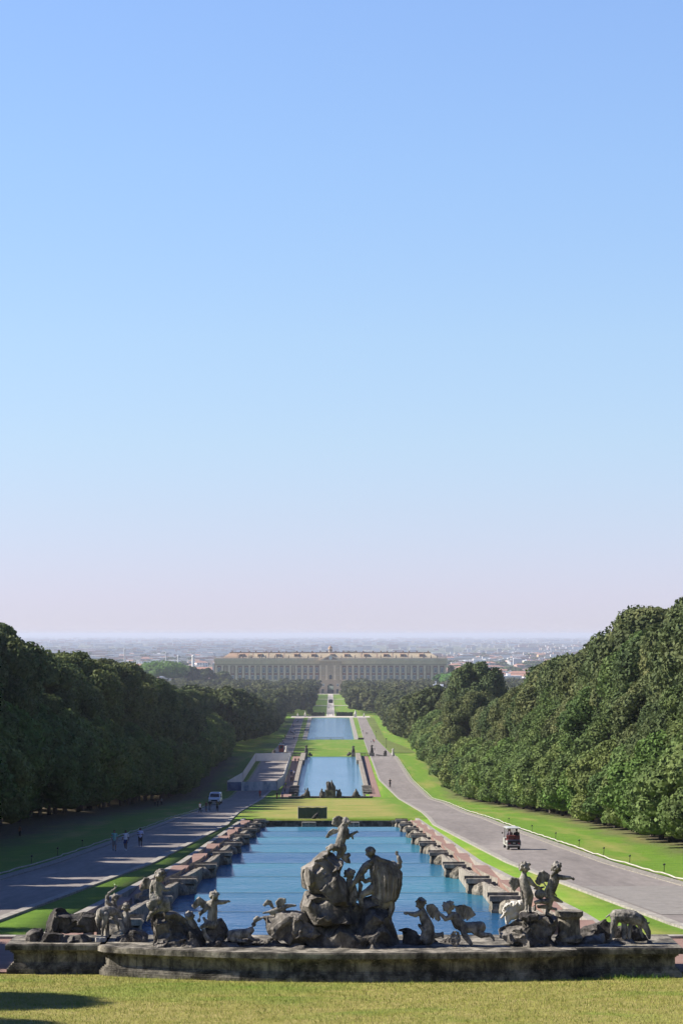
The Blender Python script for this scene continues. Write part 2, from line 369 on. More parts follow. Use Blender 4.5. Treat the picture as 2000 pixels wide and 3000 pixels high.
ys = sorted(set([-400, -100, 6, 15, 24, 40, 50, 60, 65, 70, 75.4, 79.98, 80.02, 85, 90, 94] + list(range(95, 258, 5)) + [257.98, 258.02, 262] + list(range(270, 471, 10)) + [471, 474.48, 474.52] + list(range(480, 640, 8)) +
     [639.98, 640.02] + list(range(650, 1150, 10)) + [1149.98, 1150.02] + list(range(1160, 1461, 20)) + [1460.98, 1461.02] + list(range(1480, 2600, 40)) + [2600, 2700, 2800, 2900, 3200, 4000, 5500, 8000, 12000, 20000, 35000, 60000]))
XS = [30000, 9000, 3000, 1200, 500, 200, 90, 50, 38, 30, 26, 22, 19, 16.5, 14, 12.5]
def gz(x, y):
    z = G(y); ax = abs(x)
    if 100 < y < 2000 and ax > 24: z += min(1.2, (ax - 24) * 0.06)
    return z
V = []; cols = None
for y in ys:
    h = pool_hw(y); hw = h if h else 8.0
    row = [-x for x in XS] + [-(hw + 0.02), -hw, 0.0, hw, hw + 0.02] + XS[::-1]
    if cols is None: cols = len(row)
    for j, x in enumerate(row):
        inside = abs(x) <= hw + 1e-6 and h
        V.append((x, y, (G(y) - 2.6) if inside else gz(x, y)))
Q = []
for i in range(len(ys) - 1):
    for j in range(cols - 1):
        a = i * cols + j; Q.append((a, a + 1, a + cols + 1, a + cols))
gr = obj('ground', np_mesh('ground', np.array(V), np.array(Q), M['ground'])); tag(gr, kind='structure')

def strip(name, y0, y1, xl, xr, mat, dz, step=5.0, kind='structure', zf=None, label=None, cat=None, group=None, thick=0.0):
    """sheet between the lines x=xl(y) and x=xr(y), dz above the ground"""
    yy = sorted({y0, y1} | {y for y in ys if y0 < y < y1} | set(np.arange(y0, y1, step).tolist()))
    zf = zf or G; mb = MB(); vs = []
    for y in yy: vs += [(xl(y), y, zf(y) + dz), (xr(y), y, zf(y) + dz)]
    fs = [(2 * i, 2 * i + 1, 2 * i + 3, 2 * i + 2) for i in range(len(yy) - 1)]
    if thick:
        n = len(vs); vs += [(x, y, z - thick) for x, y, z in vs]
        for i in range(len(yy) - 1):
            fs += [(2 * i, 2 * i + 2, n + 2 * i + 2, n + 2 * i), (2 * i + 1, n + 2 * i + 1, n + 2 * i + 3, 2 * i + 3)]
        k = len(yy) - 1; fs += [(0, n, n + 1, 1), (2 * k, 2 * k + 1, n + 2 * k + 1, n + 2 * k)]
    mb.add(vs, fs); o = mb.build(name, mat); tag(o, label, cat, group, kind); return o

def sgn(f, s): return (lambda y: s * f(y))
for s in (-1, 1):
    strip('road', 40, 1461, sgn(ri, s), sgn(ro, s), M['asphalt'], 0.03)
    strip('road_kerb', 60, 1461, lambda y: s * (ri(y) - (0.42 if y < 700 else 0.3)), sgn(ri, s), M['kerb'], 0.10, thick=0.2)
    strip('road_verge', 60, 700, sgn(ro, s), lambda y: s * (ro(y) + 0.75), M['cobble'], 0.08, thick=0.2)
    # rough unsurfaced patch where the road nears the fountain
strip('road_patch', 100, 122, lambda y: ri(y) + 0.3, lambda y: ro(y) - 0.2, noisy('gravelly_surface', [(0.3, (0.18, 0.166, 0.15)), (0.7, (0.25, 0.232, 0.212))], 1.5, fine=(8, (0.8,) * 3, (1.1,) * 3)), 0.045)

# terraces of terracotta paving beside the cascade, one flat per basin
for s in (-1, 1):
    mb = MB(); prev = 77.0
    for k, y in enumerate(WEIRS):
        z = LEVEL[k] + 0.66; a0 = 8.1 * SC(prev); a1 = 9.0 * SC(prev); b0 = 8.1 * SC(y); b1 = 9.0 * SC(y)
        y1 = y + (0.0 if k < 10 else 0)
        vs = [(s * a0, prev, z), (s * a1, prev, z), (s * b1, y1, z), (s * b0, y1, z)]
        mb.add(vs + [(x, yy_, zz - 1.2) for x, yy_, zz in vs], [(0, 1, 2, 3), (0, 4, 5, 1), (1, 5, 6, 2), (2, 6, 7, 3), (3, 7, 4, 0)])
        prev = y
    o = mb.build('terrace_path', M['brick']); tag(o, kind='structure')
    # raised border between the terraces and the grass
    o = strip('path_kerb', 86, 258, lambda y: s * 9.0 * SC(y), lambda y: s * (9.0 * SC(y) + 0.38), M['kerb'], 0.10, thick=1.4)
strip('fountain_pavement', 77.3, 87.5, lambda y: -13.5, lambda y: -8.0, M['brick'], 0.05)
strip('fountain_pavement', 77.3, 87.5, lambda y: 8.0, lambda y: 14.0, M['brick'], 0.05)
strip('pavement_kerb', 87.5, 88.1, lambda y: -16, lambda y: -10.9, M['kerb'], 0.14, thick=0.3)
strip('pavement_kerb', 87.5, 88.1, lambda y: 10.9, lambda y: 16, M['kerb'], 0.14, thick=0.3)

# water of the cascade: stepped sheets that fall at every weir
mb = MB(); prev = 79.6
for k, y in enumerate(WEIRS):
    z = LEVEL[k]; a = 8.3 * SC(prev); b_ = 8.3 * SC(y)
    n = 6
    mb.add([(-a, prev, z), (a, prev, z), (b_, y, z), (-b_, y, z)], [(0, 1, 2, 3)])
    if k < 10: mb.add([(-b_, y, z), (b_, y, z), (b_, y, LEVEL[k + 1]), (-b_, y, LEVEL[k + 1])], [(0, 1, 2, 3)])
    prev = y
tag(mb.build('water', M['water']), kind='structure')
mb = MB(); mb.add([(-7, 474.6, -32.35), (7, 474.6, -32.35), (7, 639.9, -32.35), (-7, 639.9, -32.35)], [(0, 1, 2, 3)])
tag(mb.build('water', M['water_mid']), kind='structure')
mb = MB(); mb.add([(-11.3, 1150.1, -50.45), (11.3, 1150.1, -50.45), (11.3, 1460.9, -50.45), (-11.3, 1460.9, -50.45)], [(0, 1, 2, 3)])
tag(mb.build('water', M['water_far']), kind='structure')

ORD = ['nearest', 'second', 'third', 'fourth', 'fifth', 'sixth', 'seventh', 'eighth', 'ninth', 'tenth', 'eleventh', 'twelfth']
ORDN = ['first', 'second', 'third', 'fourth', 'fifth', 'sixth', 'seventh', 'eighth', 'ninth', 'tenth', 'eleventh', 'twelfth', 'thirteenth', 'fourteenth', 'fifteenth', 'sixteenth', 'seventeenth', 'eighteenth', 'nineteenth']
TENS = ['', '', 'twenty', 'thirty', 'forty', 'fifty', 'sixty', 'seventy', 'eighty', 'ninety']
def ordn(i):   # 1-based
    if i <= 19: return ORDN[i - 1]
    t, u = divmod(i, 10)
    if u == 0: return {2: 'twentieth', 3: 'thirtieth', 4: 'fortieth', 5: 'fiftieth', 6: 'sixtieth', 7: 'seventieth', 8: 'eightieth', 9: 'ninetieth'}[t]
    return TENS[t] + '-' + ORDN[u - 1]

for k, y in enumerate(WEIRS[:-1]):
    mb = MB(); h = 7.9 * SC(y); mb.box(-h, h, y - 0.03, y + 0.05, LEVEL[k] - 0.9, LEVEL[k] + 0.004)
    o = mb.build('weir_sill', M['weir']); tag(o, f'thin wet stone weir sill crossing the cascade water, {ordn(k+1)} step beyond the front fountain', 'weir', 'weir sills across the cascade')

# ridged coping walls and projecting return blocks beside each weir
def ridge_profile(w, h):
    """outline (across, up) of a coping with three rolls, from 0..w"""
    pts = [(0, -1.2), (0, h * 0.62)]
    n = 3; seg = w / n
    for i in range(n):
        x0 = i * seg; hh = h - 0.10 * i
        pts += [(x0 + 0.02, hh - 0.13), (x0 + seg * 0.12, hh - 0.02), (x0 + seg * 0.45, hh), (x0 + seg * 0.72, hh - 0.03), (x0 + seg * 0.8, hh - 0.14), (x0 + seg * 0.98, hh - 0.16)]
    pts += [(w, h * 0.3), (w, -1.2)]
    return pts
def side_wall(s, k):
    y1 = WEIRS[k]; zt = LEVEL[k] + 0.62; nxt = WEIRS[k + 1] if k + 1 < len(WEIRS) else y1 + 10; zn = (LEVEL[k + 1] + 0.62) if k + 1 < len(WEIRS) else zt
    side = 'sunny' if s > 0 else 'shaded'
    e = empty('cascade_wall', (s * 7.2 * SC(y1), y1, LEVEL[k]), f'weathered stone block with ridged coping on the {side} cascade edge, {ordn(k+1)} from the front fountain', 'stone block', 'stepped cascade side walls')
    loc = Vector(e.location)
    # return block: front faces upstream, coping runs across
    mb = MB(); prof = ridge_profile(1.15, 0.0)
    q_ = random.Random(k * 2 + s); xi = s * (6.55 + q_.uniform(-.08, .08)) * SC(y1); xo = s * 7.65 * SC(y1)
    hb = zt - LEVEL[k]
    mb2 = MB(); a, b_ = sorted((xi + s * 0.12, xo)); mb2.box(a, b_, y1 - 0.55, y1 + 1.1, LEVEL[k] - 1.6, zt - 0.2)
    # foot moulding at the water line, pier at the inner corner
    a2, b2 = sorted((xi + s * 0.02, xo)); mb2.box(a2, b2, y1 - 0.68, y1 + 1.14, LEVEL[k] - 1.5, LEVEL[k] + 0.16)
    a3, b3 = sorted((xi + s * 0.06, xi + s * 0.42)); mb2.box(a3, b3, y1 - 0.64, y1 + 1.12, LEVEL[k] - 1.4, zt - 0.19)
    me = mb2.mesh('block_body', M['block']); me.transform(Matrix.Translation(-loc)); obj('block_body', me, e)
    prof = ridge_profile(1.6, 0.0)
    poly = [(p[0] - 0.7, max(p[1], -0.24)) for p in prof]
    a4, b4 = sorted((xi - s * 0.06, xo + s * 0.1))
    mb.prism([(0, y1 + u, zt + v + (0.16)) for u, v in poly], (a4, 0, 0), (b4, 0, 0))
    me = mb.mesh('block_coping', M['coping']); me.transform(Matrix.Translation(-loc)); obj('block_coping', me, e)
    # wall running down to the next step
    mb = MB(); poly = ridge_profile(0.95, 0.0); n = len(poly)
    if k + 1 < len(WEIRS):
        vs = []; ysn = [y1 + 0.9, y1 + 2.5, (y1 + nxt) / 2 + 2, nxt - 0.4]
        zs = [zt + 0.06, zt - .08, zt - (zt - zn) * 0.6 - .05, zn + 0.0]
        for yy_, zz in zip(ysn, zs):
            for u, v in poly: vs.append((s * (7.25 * SC(yy_) + 0.95 - u) if False else s * (7.25 * SC(yy_) + u), yy_, zz + v))
        fs = [(i * n + j, i * n + (j + 1) % n, (i + 1) * n + (j + 1) % n, (i + 1) * n + j) for i in range(3) for j in range(n)] + [tuple(range(n)), tuple(range(3 * n, 4 * n))[::-1]]
        mb.add(vs, fs); me = mb.mesh('ridged_coping', M['coping']); me.transform(Matrix.Translation(-loc)); obj('ridged_coping', me, e)
    # rounded scroll stone in the corner behind the block
    mb = MB(); mb.ball((s * 7.35 * SC(y1), y1 - 0.75, LEVEL[k] + 0.12), 0.62, 1.0, 1.15, 0.85, 12)
    me = remesh(mb, 0.09, 1, 0.08, 0.4, 0, k); me.materials.append(M['block']); me.transform(Matrix.Translation(-loc)); obj('scroll_stone', me, e)
for s in (-1, 1):
    for k in range(len(WEIRS)): side_wall(s, k)

# wall closing the cascade at its far end
e = empty('basin_end_wall', (0, 258, -20.6), 'long low dark stone wall closing the far end of the cascade basin', 'wall')
mb = MB(); mb.box(-8.6, 8.6, 0, 0.5, -1, 0.62); mb.build('wall_face', M['darkrock'], e)
mb = MB(); mb.box(-8.7, 8.7, -0.12, 0.6, 0.62, 0.76); mb.build('coping', M['darkrock'], e)

# middle pool: low parapets and paving
for s in (-1, 1):
    strip('pool_path', 476, 640, lambda y: s * 7.75, lambda y: s * 9.9, M['brick'], 0.04)
    e = empty('pool_parapet', (s * 7.0, 500, -32.3), 'low stone parapet along the ' + ('sunny' if s > 0 else 'shaded') + ' edge of the middle pool', 'parapet', 'parapets of the middle pool')
    mb = MB(); a, b_ = sorted((0, s * 0.75)); mb.box(a, b_, 4, 130, -1, 0.75); mb.build('parapet_wall', M['coping'], e)
    a, b_ = sorted((-s * 0.06, s * 0.82)); mb = MB(); mb.box(a, b_, 3.9, 130.1, 0.75, 0.87); mb.build('parapet_cap', M['coping'], e)
    for i, yy_ in enumerate([486, 490.5, 495, 499.5, 504]):
        mb = MB(); a, b_ = sorted((s * 6.55, s * 8.3)); z = -32.35
        mb.box(a, b_, yy_ - 0.5, yy_ + 0.9, z - 1, z + 0.66); a, b_ = sorted((s * 6.45, s * 8.35)); mb.box(a, b_, yy_ - 0.7, yy_ + 1.1, z + 0.66, z + 0.86)
        mb.ball((s * 7.1, yy_ - 0.9, z + 0.15), 0.5, 1.2, 1, 0.9, 8)
        o = mb.build('pool_step_block', M['darkrock'] if s < 0 else M['block']); tag(o, f'low stone step block on the ' + ('sunny' if s > 0 else 'shaded') + f' edge of the middle pool, {ordn(i+1)} from its fountain', 'stone block', 'step blocks of the middle pool')  # shaded-edge blocks get a darker stone: shade put into their colour
strip('grass_edge', 640.2, 641, lambda y: -8, lambda y: 8, M['kerb'], 0.05)
# far pool
strip('pool_path', 1150, 1461, lambda y: 11.3, lambda y: 13.4, M['kerb'], 0.05)
strip('pool_path', 1150, 1461, lambda y: -13.4, lambda y: -11.3, M['kerb'], 0.05)
strip('cross_road', 1462, 1500, lambda y: -34, lambda y: 30, M['gravel'], 0.06)
strip('palace_path', 1500, 2596, lambda y: -2.6, lambda y: 2.6, M['gravel'], 0.06)
for a, b_ in ((1868, 1884), (2200, 2220), (2560, 2596)): strip('palace_path', a, b_, lambda y: -22, lambda y: 22, M['gravel'], 0.09)
# ------------------------------------------------------------------ trees
def leafy_crown(seed, rx, z0, z1, nblob, nleaf, lsize, shape='round', hull=True):
    """lumpy crown of many leaf-sized faces spread over sub-crowns, with a ragged outline; returns verts, quads"""
    g = np.random.default_rng(seed); H = z1 - z0; cz = (z0 + z1) / 2
    C = []; Rr = []
    for i in range(nblob):
        t = (i + .5) / nblob; u = g.uniform(0, 2 * pi)
        if shape == 'round': zc = 1 - 2 * t * 0.98; rr = sqrt(max(0, 1 - zc * zc)) ** 0.8
        elif shape == 'cone': zc = 1 - 2 * t; rr = (1 - zc) / 2 * 0.95 + 0.05
        elif shape == 'flat': zc = 1 - t * 1.2; rr = sqrt(max(0, 1 - zc * zc)) if zc > 0 else 1
        else: zc = 1 - 2 * t; rr = min(1, (1.0 - zc) * 1.15 + 0.08) * (0.82 + 0.18 * (zc < 0.3)) if zc > -0.7 else 0.85
        k = g.uniform(0.45, 0.90); u = i * 2.399963 + g.uniform(-.5, .5)
        C.append((cos(u) * rr * rx * k, sin(u) * rr * rx * k, cz + zc * H / 2 * (0.80 if shape != 'flat' else 0.7)))
        s_ = g.uniform(0.22, 0.46 - .0014 * nblob) * rx
        Rr.append(s_ * (0.5 + 0.5 * min(1, rr + 0.25)))
    C = np.array(C); Rr = np.array(Rr)
    w = Rr ** 2; idx = g.choice(nblob, nleaf, p=w / w.sum())
    d = g.normal(size=(nleaf, 3)); d /= np.linalg.norm(d, axis=1)[:, None]
    d[:, 2] = np.where(d[:, 2] < -0.5, -d[:, 2], d[:, 2])
    rad = Rr[idx] * (0.74 + 0.40 * g.random(nleaf) ** 1.1)
    pos = C[idx] + d * rad[:, None] * np.array([1, 1, 0.95])
    if hull:   # drop leaves buried deep in neighbours
        keep = np.ones(nleaf, bool)
        for j in range(nblob):
            dist = np.linalg.norm(pos - C[j], axis=1); keep &= ~((dist < Rr[j] * 0.66) & (idx != j))
        pos = pos[keep]; d = d[keep]
    n = len(pos)
    nrm = d + g.normal(size=(n, 3)) * 0.55; nrm /= np.linalg.norm(nrm, axis=1)[:, None]
    a = np.cross(nrm, g.normal(size=(n, 3))); a /= np.linalg.norm(a, axis=1)[:, None]; b = np.cross(nrm, a)
    s_ = lsize * g.uniform(0.6, 1.35, n)[:, None]
    V = np.stack([pos - a * s_ * .5 - b * s_ * .28, pos + a * s_ * .5 - b * s_ * .36, pos + a * s_ * .42 + b * s_ * .34, pos - a * s_ * .4 + b * s_ * .42], 1).reshape(-1, 3)
    Q = np.arange(n * 4).reshape(-1, 4)
    if hull:
        mv = []; mq = []; k0 = len(V)
        for c, r in zip(C, Rr):
            m_, nn = 5, 8; vs = []
            for i in range(m_ + 1):
                for q in range(nn):
                    t = pi * i / m_; u = 2 * pi * q / nn; rr = r * 0.80 * g.uniform(0.9, 1.08)
                    vs.append(c + rr * np.array([sin(t) * cos(u), sin(t) * sin(u), cos(t) * .95]))
            for i in range(m_):
                for q in range(nn):
                    q2 = (q + 1) % nn; mq.append([k0 + i * nn + q, k0 + (i + 1) * nn + q, k0 + (i + 1) * nn + q2, k0 + i * nn + q2])
            k0 += len(vs); mv += vs
        # inner body so no light passes through the middle
        V = np.vstack([V, np.array(mv)]); Q = np.vstack([Q, np.array(mq)])
    return V, Q

def trunk_mesh(h, r, rx, seed):
    q = random.Random(seed); mb = MB(); top = Vector((q.uniform(-.4, .4), q.uniform(-.4, .4), h * .55))
    mb.tube([(0, 0, -0.6), (0, 0, 0.25), (top.x * .4, top.y * .4, h * .25), top], [r * 1.5, r * 1.05, r * .85, r * .5], 8)
    for i in range(5):
        a = q.uniform(0, 2 * pi); z = h * q.uniform(.16, .4)
        e_ = Vector((cos(a) * rx * .6, sin(a) * rx * .6, z + h * q.uniform(.12, .3)))
        mb.tube([(top.x * .4, top.y * .4, z), (e_.x * .5, e_.y * .5, (z + e_.z) / 2 + .2), e_], [r * .5, r * .36, r * .15], 6)
    return mb.mesh('trunk', M['bark'])

# prototypes of the meshes (shared by the copies)
OAK = []
for i in range(5):
    V, Q = leafy_crown(100 + i, 6.0, 3.0, 20.0, 84, 52000, 0.30)
    OAK.append((np_mesh('crown', V, Q, M['oak']), trunk_mesh(20, .34, 6, i)))
SHR = []
for i in range(5):
    V, Q = leafy_crown(200 + i, 3.4, 0.7, 8.0, 48, 32000, 0.22, 'bush')
    SHR.append((np_mesh('crown', V, Q, M['shrub']), trunk_mesh(8, .16, 3.0, 40 + i)))

def plant_tree(kind, protos, x, y, h, h0, label, group, wide=1.0, i=0):
    cm, tm = protos[i % len(protos)]
    s_ = h / h0
    e = empty(kind, (x, y, gz(x, y) - 0.05), label, 'tree', group, rz=rnd.uniform(0, 2 * pi))
    e.scale = (s_ * wide * rnd.uniform(.92, 1.1), s_ * wide * rnd.uniform(.92, 1.1), s_)
    obj('crown', cm, e); obj('trunk', tm, e); return e

# front row on the sunny side: bushy clipped oaks
n = 0; y = 152.0
while y < 640:
    n += 1; x = 26.2 + rnd.uniform(-.5, .7) + (0 if y < 400 else (y - 400) * .006); h = interp([(150, 7.6), (250, 8.0), (400, 9.5), (640, 11.5)], y) * rnd.uniform(.82, 1.18)
    plant_tree('clipped_oak', SHR, x, y, h, 8.0, f'bushy low green oak lining the golf cart road, {ordn(n)} in its row', 'bushy oaks lining the sunlit road', 1.12, rnd.randrange(5))
    y += 6.8 * rnd.uniform(.85, 1.15)
# tall wall behind it
SK_R = [(160, 21.0), (234, 20.8), (261, 21.0), (290, 20.8), (321, 20.4), (346, 20.3), (396, 19.6), (421, 18.6), (442, 18.2), (500, 19), (640, 18)]
n = 0; y = 165.0
while y < 660:
    n += 1; h = interp(SK_R, y) * rnd.uniform(.86, 1.07)
    plant_tree('holm_oak', OAK, 34 + rnd.uniform(-1.2, 1.2), y, h, 20.0, f'tall holm oak towering over the golf cart road, {ordn(n)} in the back row', 'tall oaks behind the sunlit road', 0.98, rnd.randrange(5))
    y += 8.6 * rnd.uniform(.88, 1.12)
n = 0; y = 170.0
while y < 640:
    n += 1; h = interp(SK_R, y) * rnd.uniform(.55, .72)
    plant_tree('holm_oak', OAK, 29.8 + rnd.uniform(-.7, .7), y, h, 20.0, f'mid-height holm oak above the golf cart road, {ordn(n)} in the middle row', 'mid-height oaks behind the sunlit road', 1.05, rnd.randrange(5))
    y += 9.5 * rnd.uniform(.88, 1.12)
plant_tree('holm_oak', OAK, 31.5, 520, 26.5, 20.0, 'tallest dark rounded holm oak standing out above the row beside the middle pool', 'tall oaks behind the sunlit road', .95, 1)
plant_tree('holm_oak', OAK, 30.0, 500, 20.5, 20.0, 'broad dark holm oak leaning against the tallest one beside the middle pool', 'tall oaks behind the sunlit road', 1.05, 2)
# shaded side
n = 0; y = 178.0
while y < 640:
    n += 1; h = rnd.uniform(9.5, 12.5)
    plant_tree('clipped_oak', SHR, -30.2 + rnd.uniform(-.8, .8), y, h, 8.0, f'dark shaded bushy oak lining the shaded left-hand road, {ordn(n)} in its row', 'bushy oaks lining the shaded road', 1.0, rnd.randrange(5))
    y += 7.6 * rnd.uniform(.88, 1.12)
SK_L = [(80, 19.2), (150, 20.4), (220, 21.2), (249, 20.6), (278, 19.6), (336, 21.0), (410, 23.2), (462, 23.0), (516, 20.5), (640, 17.5)]
n = 0; y = 84.0
while y < 660:
    n += 1; h = interp(SK_L, y) * (1.0 if n % 3 else .82) * rnd.uniform(.92, 1.03)
    plant_tree('holm_oak', OAK, -35 + rnd.uniform(-1.2, 1.2), y, h, 20.0, f'tall holm oak above the shaded left-hand road, {ordn(n)} in the back row', 'tall oaks behind the shaded road', .94, rnd.randrange(5))
    y += 9.0 * rnd.uniform(.88, 1.12)
# trees off to the side of the viewpoint that throw the streaks of shade on the foreground lawn
for i, (x, y, h) in enumerate([(-36, 73, 23.5), (-38, 68, 24.5), (-35, 63.5, 22)]):
    plant_tree('holm_oak', OAK, x, y, h, 20.0, 'holm oak beside the viewpoint whose shade falls on the foreground lawn', 'oaks beside the viewpoint', .42, i)

# the woods beyond: nobody could count them
def wood(name, pts, lib, mat):
    """pts: (x, y, z, height, width); joined copies of light crowns"""
    Vs = []; Qs = []; k = 0
    for (x, y, z, h, w) in pts:
        V, Q = lib[rnd.randrange(len(lib))]
        a = rnd.uniform(0, 2 * pi); c, s_ = cos(a), sin(a)
        X = V[:, 0] * c - V[:, 1] * s_; Y = V[:, 0] * s_ + V[:, 1] * c
        Vs.append(np.stack([X * w + x, Y * w + y, V[:, 2] * h + z], 1)); Qs.append(Q + k); k += len(V)
    o = obj(name, np_mesh(name, np.vstack(Vs), np.vstack(Qs), mat)); return tag(o, kind='stuff')
LIB_N = [leafy_crown(300 + i, 0.30 * 1.0, 0.12, 1.0, 26, 3600, 0.045) for i in range(4)]
LIB_F = [leafy_crown(320 + i, 0.32 * 1.0, 0.1, 1.0, 16, 700, 0.085) for i in range(5)]
pts = []
for s in (-1, 1):
    y = 90.0 if s < 0 else 150.0
    while y < 700:      # rows behind the individual trees
        for x in (44, 55, 68):
            h = (interp(SK_R, y) if s > 0 else interp(SK_L, y) * .9) * rnd.uniform(.84, 1.0); xx = s * (x + rnd.uniform(-3, 3)); yy_ = y + rnd.uniform(-3, 3)
            pts.append((xx, yy_, G(yy_), h, h * .95))
        y += 11
    y = 655.0
    while y < 1450:     # avenue edge along the far lawn and pool
        for x, k in ((29.5, 1), (38, 1.0), (50, 1)):
            if s > 0 and x < 30 and y > 1000: x += 2
            hh = interp([(650, 17.5), (900, 16.5), (1450, 16.5)], y) * rnd.uniform(.85, 1.15); xx = s * (x + rnd.uniform(-1.2, 1.2))
            pts.append((xx, y + rnd.uniform(-3, 3), G(y), hh, hh * 1.05))
        y += 10.5
wood('woods', pts, LIB_N, M['wood'])
pts = []
for s in (-1, 1):
    y = 640.0
    while y < 2560:
        x = 62 if y < 1480 else (17.5 if y < 2480 else 30)
        top = 62 + max(0, y - 640) * 0.24
        if y > 1400: top = 260 + (y - 1400) * .12
        while x < top:
            h = rnd.uniform(13, 18.5) if y < 1480 else rnd.uniform(12.5, 18)
            if 1480 < y < 1560 and x < 26 : x = 26
            pts.append((s * (x + rnd.uniform(-2, 2)), y + rnd.uniform(-5, 5), G(y), h, h * rnd.uniform(1.0, 1.35)))
            x += 12.5 * (1 + max(0, y - 1500) / 3500)
        y += 12.5 * (1 + max(0, y - 1200) / 2500)
print('wood trees', len(pts))
wood('woods', pts, LIB_F, M['wood'])
pts = []
for i in range(420):   # tree belts between and beyond the houses of the plain
    Y = 2680 * (3.2 ** rnd.random()) + 60; X = rnd.uniform(-1, 1) * Y * .17
    if abs(X) < 125 and Y < 2850: continue
    m_ = rnd.uniform(10, 18)
    for j in range(2): pts.append((X + rnd.uniform(-25, 25), Y + rnd.uniform(-20, 20), G(Y) - 2, m_, m_ * rnd.uniform(1.6, 3.0)))
LIB_T = [leafy_crown(340 + i, 0.45, 0.0, 0.9, 12, 260, 0.14) for i in range(4)]
wood('woods', pts, LIB_T, M['wood'])

# unseen grove added behind and beside the camera to block low sky light
pts = []
for x in range(-170, 171, 8):
    for y in (-13, -22, -32, -44): pts.append((x + rnd.uniform(-2, 2), y + rnd.uniform(-2, 2), -1.8, rnd.uniform(12.5, 13.8), 17))
for y in range(-4, 150, 9):
    for x in (38, 50, 64): pts.append((x, y, G(y), min(20, 12.5 - G(y)), 17))
    if y < 80:
        for x in (-66, -78, -92): pts.append((x, y, G(y), min(18, 12.5 - G(y)), 17))
wood('woods', pts, LIB_F, M['wood'])
# clipped hedge band on the sunny side of the far road
strip('hedge_bank', 700, 1461, lambda y: interp(RO, y) + 0.3, lambda y: interp(RO, y) + 7.5, M['hedge'], 0.12, kind='structure')
# ------------------------------------------------------------------ the palace
def wall_noise(name, a, b_): return noisy(name, [(0.3, a), (0.7, b_)], 0.12, fine=(0.6, (0.85,) * 3, (1.08,) * 3))
M['pal_wall'] = wall_noise('palace_limestone', (0.41, 0.295, 0.18), (0.52, 0.39, 0.25))
M['pal_panel'] = wall_noise('palace_brick_panel', (0.25, 0.12, 0.08), (0.32, 0.17, 0.115))
M['pal_pil'] = wall_noise('palace_pilaster', (0.62, 0.47, 0.31), (0.76, 0.60, 0.41))
M['pal_roof'] = noisy('palace_roof_tiles', [(0.3, (0.30, 0.24, 0.16)), (0.7, (0.42, 0.355, 0.245))], 0.07, fine=(0.8, (0.8,) * 3, (1.1,) * 3))
M['pal_roofred'] = noisy('palace_red_tiles', [(0.3, (0.26, 0.17, 0.11)), (0.7, (0.38, 0.26, 0.175))], 0.1)
M['glass_dark'] = plain('window_glass', (0.03, 0.04, 0.05), 0.15)
M['win_frame'] = plain('window_frame_paint', (0.6, 0.58, 0.54), 0.6)
YP = 2600.0; ZB = -64.0; k_ = YP / F
pal = empty('palace', (0, YP, ZB), 'vast pale palace with rows of windows closing the far end of the canal', 'palace')
XL = (630 - AX) * k_; XR = (1307 - AX) * k_
XLr, XRr = XL, XR
zf = lambda py: -(py - HZ) * k_ - ZB          # height above the palace base for a photo row
z_cor = zf(1937); z_top = zf(1929); z_first = zf(1992); z_roof = zf(1913)
mb = MB(); mb.box(XL, XR, 0.6, 60, -2, z_cor)      # shell (a gate passage is cut as a recess in front)
gx = 3.4
mb = MB()
mb.box(XL, -gx, 0.6, 60, -2, z_cor); mb.box(gx, XR, 0.6, 60, -2, z_cor); mb.box(-gx, gx, 0.6, 60, zf(2003), z_cor)
mb.build('wall', M['pal_wall'], pal)
# ground storey, rusticated
mb = MB(); 
for a, b_ in ((XL - .4, -gx), (gx, XR + .4)): mb.box(a, b_, 0.0, 0.6, -2, z_first - 1.2)
mb.box(-gx, gx, 0.0, 0.6, zf(2004), z_first - 1.2)
mb.build('ground_storey', M['pal_wall'], pal)
mb = MB(); mb.box(XL - .6, XR + .6, -0.5, 0.6, z_first - 1.2, z_first); mb.build('string_course', M['pal_pil'], pal)
# cornice, attic band, balustrade
mb = MB(); mb.box(XL - .5, XR + .5, -0.2, 0.6, zf(1945), z_cor); mb.build('frieze', M['pal_pil'], pal)
mb = MB(); mb.box(XL - 1.2, XR + 1.2, -1.4, 61, z_cor, z_top); mb.build('cornice', M['pal_pil'], pal)
mb = MB()
mb.box(XL - .8, XR + .8, -0.6, -0.1, z_top, z_top + 0.4); mb.box(XL - .8, XR + .8, -0.65, -0.05, z_top + 1.5, z_top + 1.8)
x = XL
while x < XR: mb.box(x, x + .35, -0.55, -0.15, z_top + 0.4, z_top + 1.5); x += 1.1
mb.build('balustrade', M['pal_pil'], pal)
# pitched roof behind the balustrade
mb = MB()
y0, y1, ym0, ym1 = 3.0, 58, 15, 46; xa, xb = (648 - AX) * k_, (1290 - AX) * k_; xc, xd = (672 - AX) * k_, (1262 - AX) * k_
zt = z_roof
mb.add([(xa, y0, z_top - .3), (xb, y0, z_top - .3), (xb, y1, z_top - .3), (xa, y1, z_top - .3), (xc, ym0, zt), (xd, ym0, zt), (xd, ym1, zt), (xc, ym1, zt)],
       [(0, 1, 5, 4), (1, 2, 6, 5), (2, 3, 7, 6), (3, 0, 4, 7), (4, 5, 6, 7)])
mb.build('roof', M['pal_roof'], pal)
q = random.Random(5)
mb = MB()
for i in range(13):
    x = xc + 8 + i * (xd - xc - 16) / 12
    mb.box(x - .35, x + .35, 4.5, 15.2, z_top - .2, z_top + .2)
    mb.add([(x - .4, 3.6, z_top + .35), (x + .4, 3.6, z_top + .35), (x + .4, 15, zt + .5), (x - .4, 15, zt + .5)], [(0, 1, 2, 3)])
mb.box(xc, xd, 14.6, 15.4, zt, zt + .9)
mb.build('roof_ribs', M['pal_roofred'], pal)
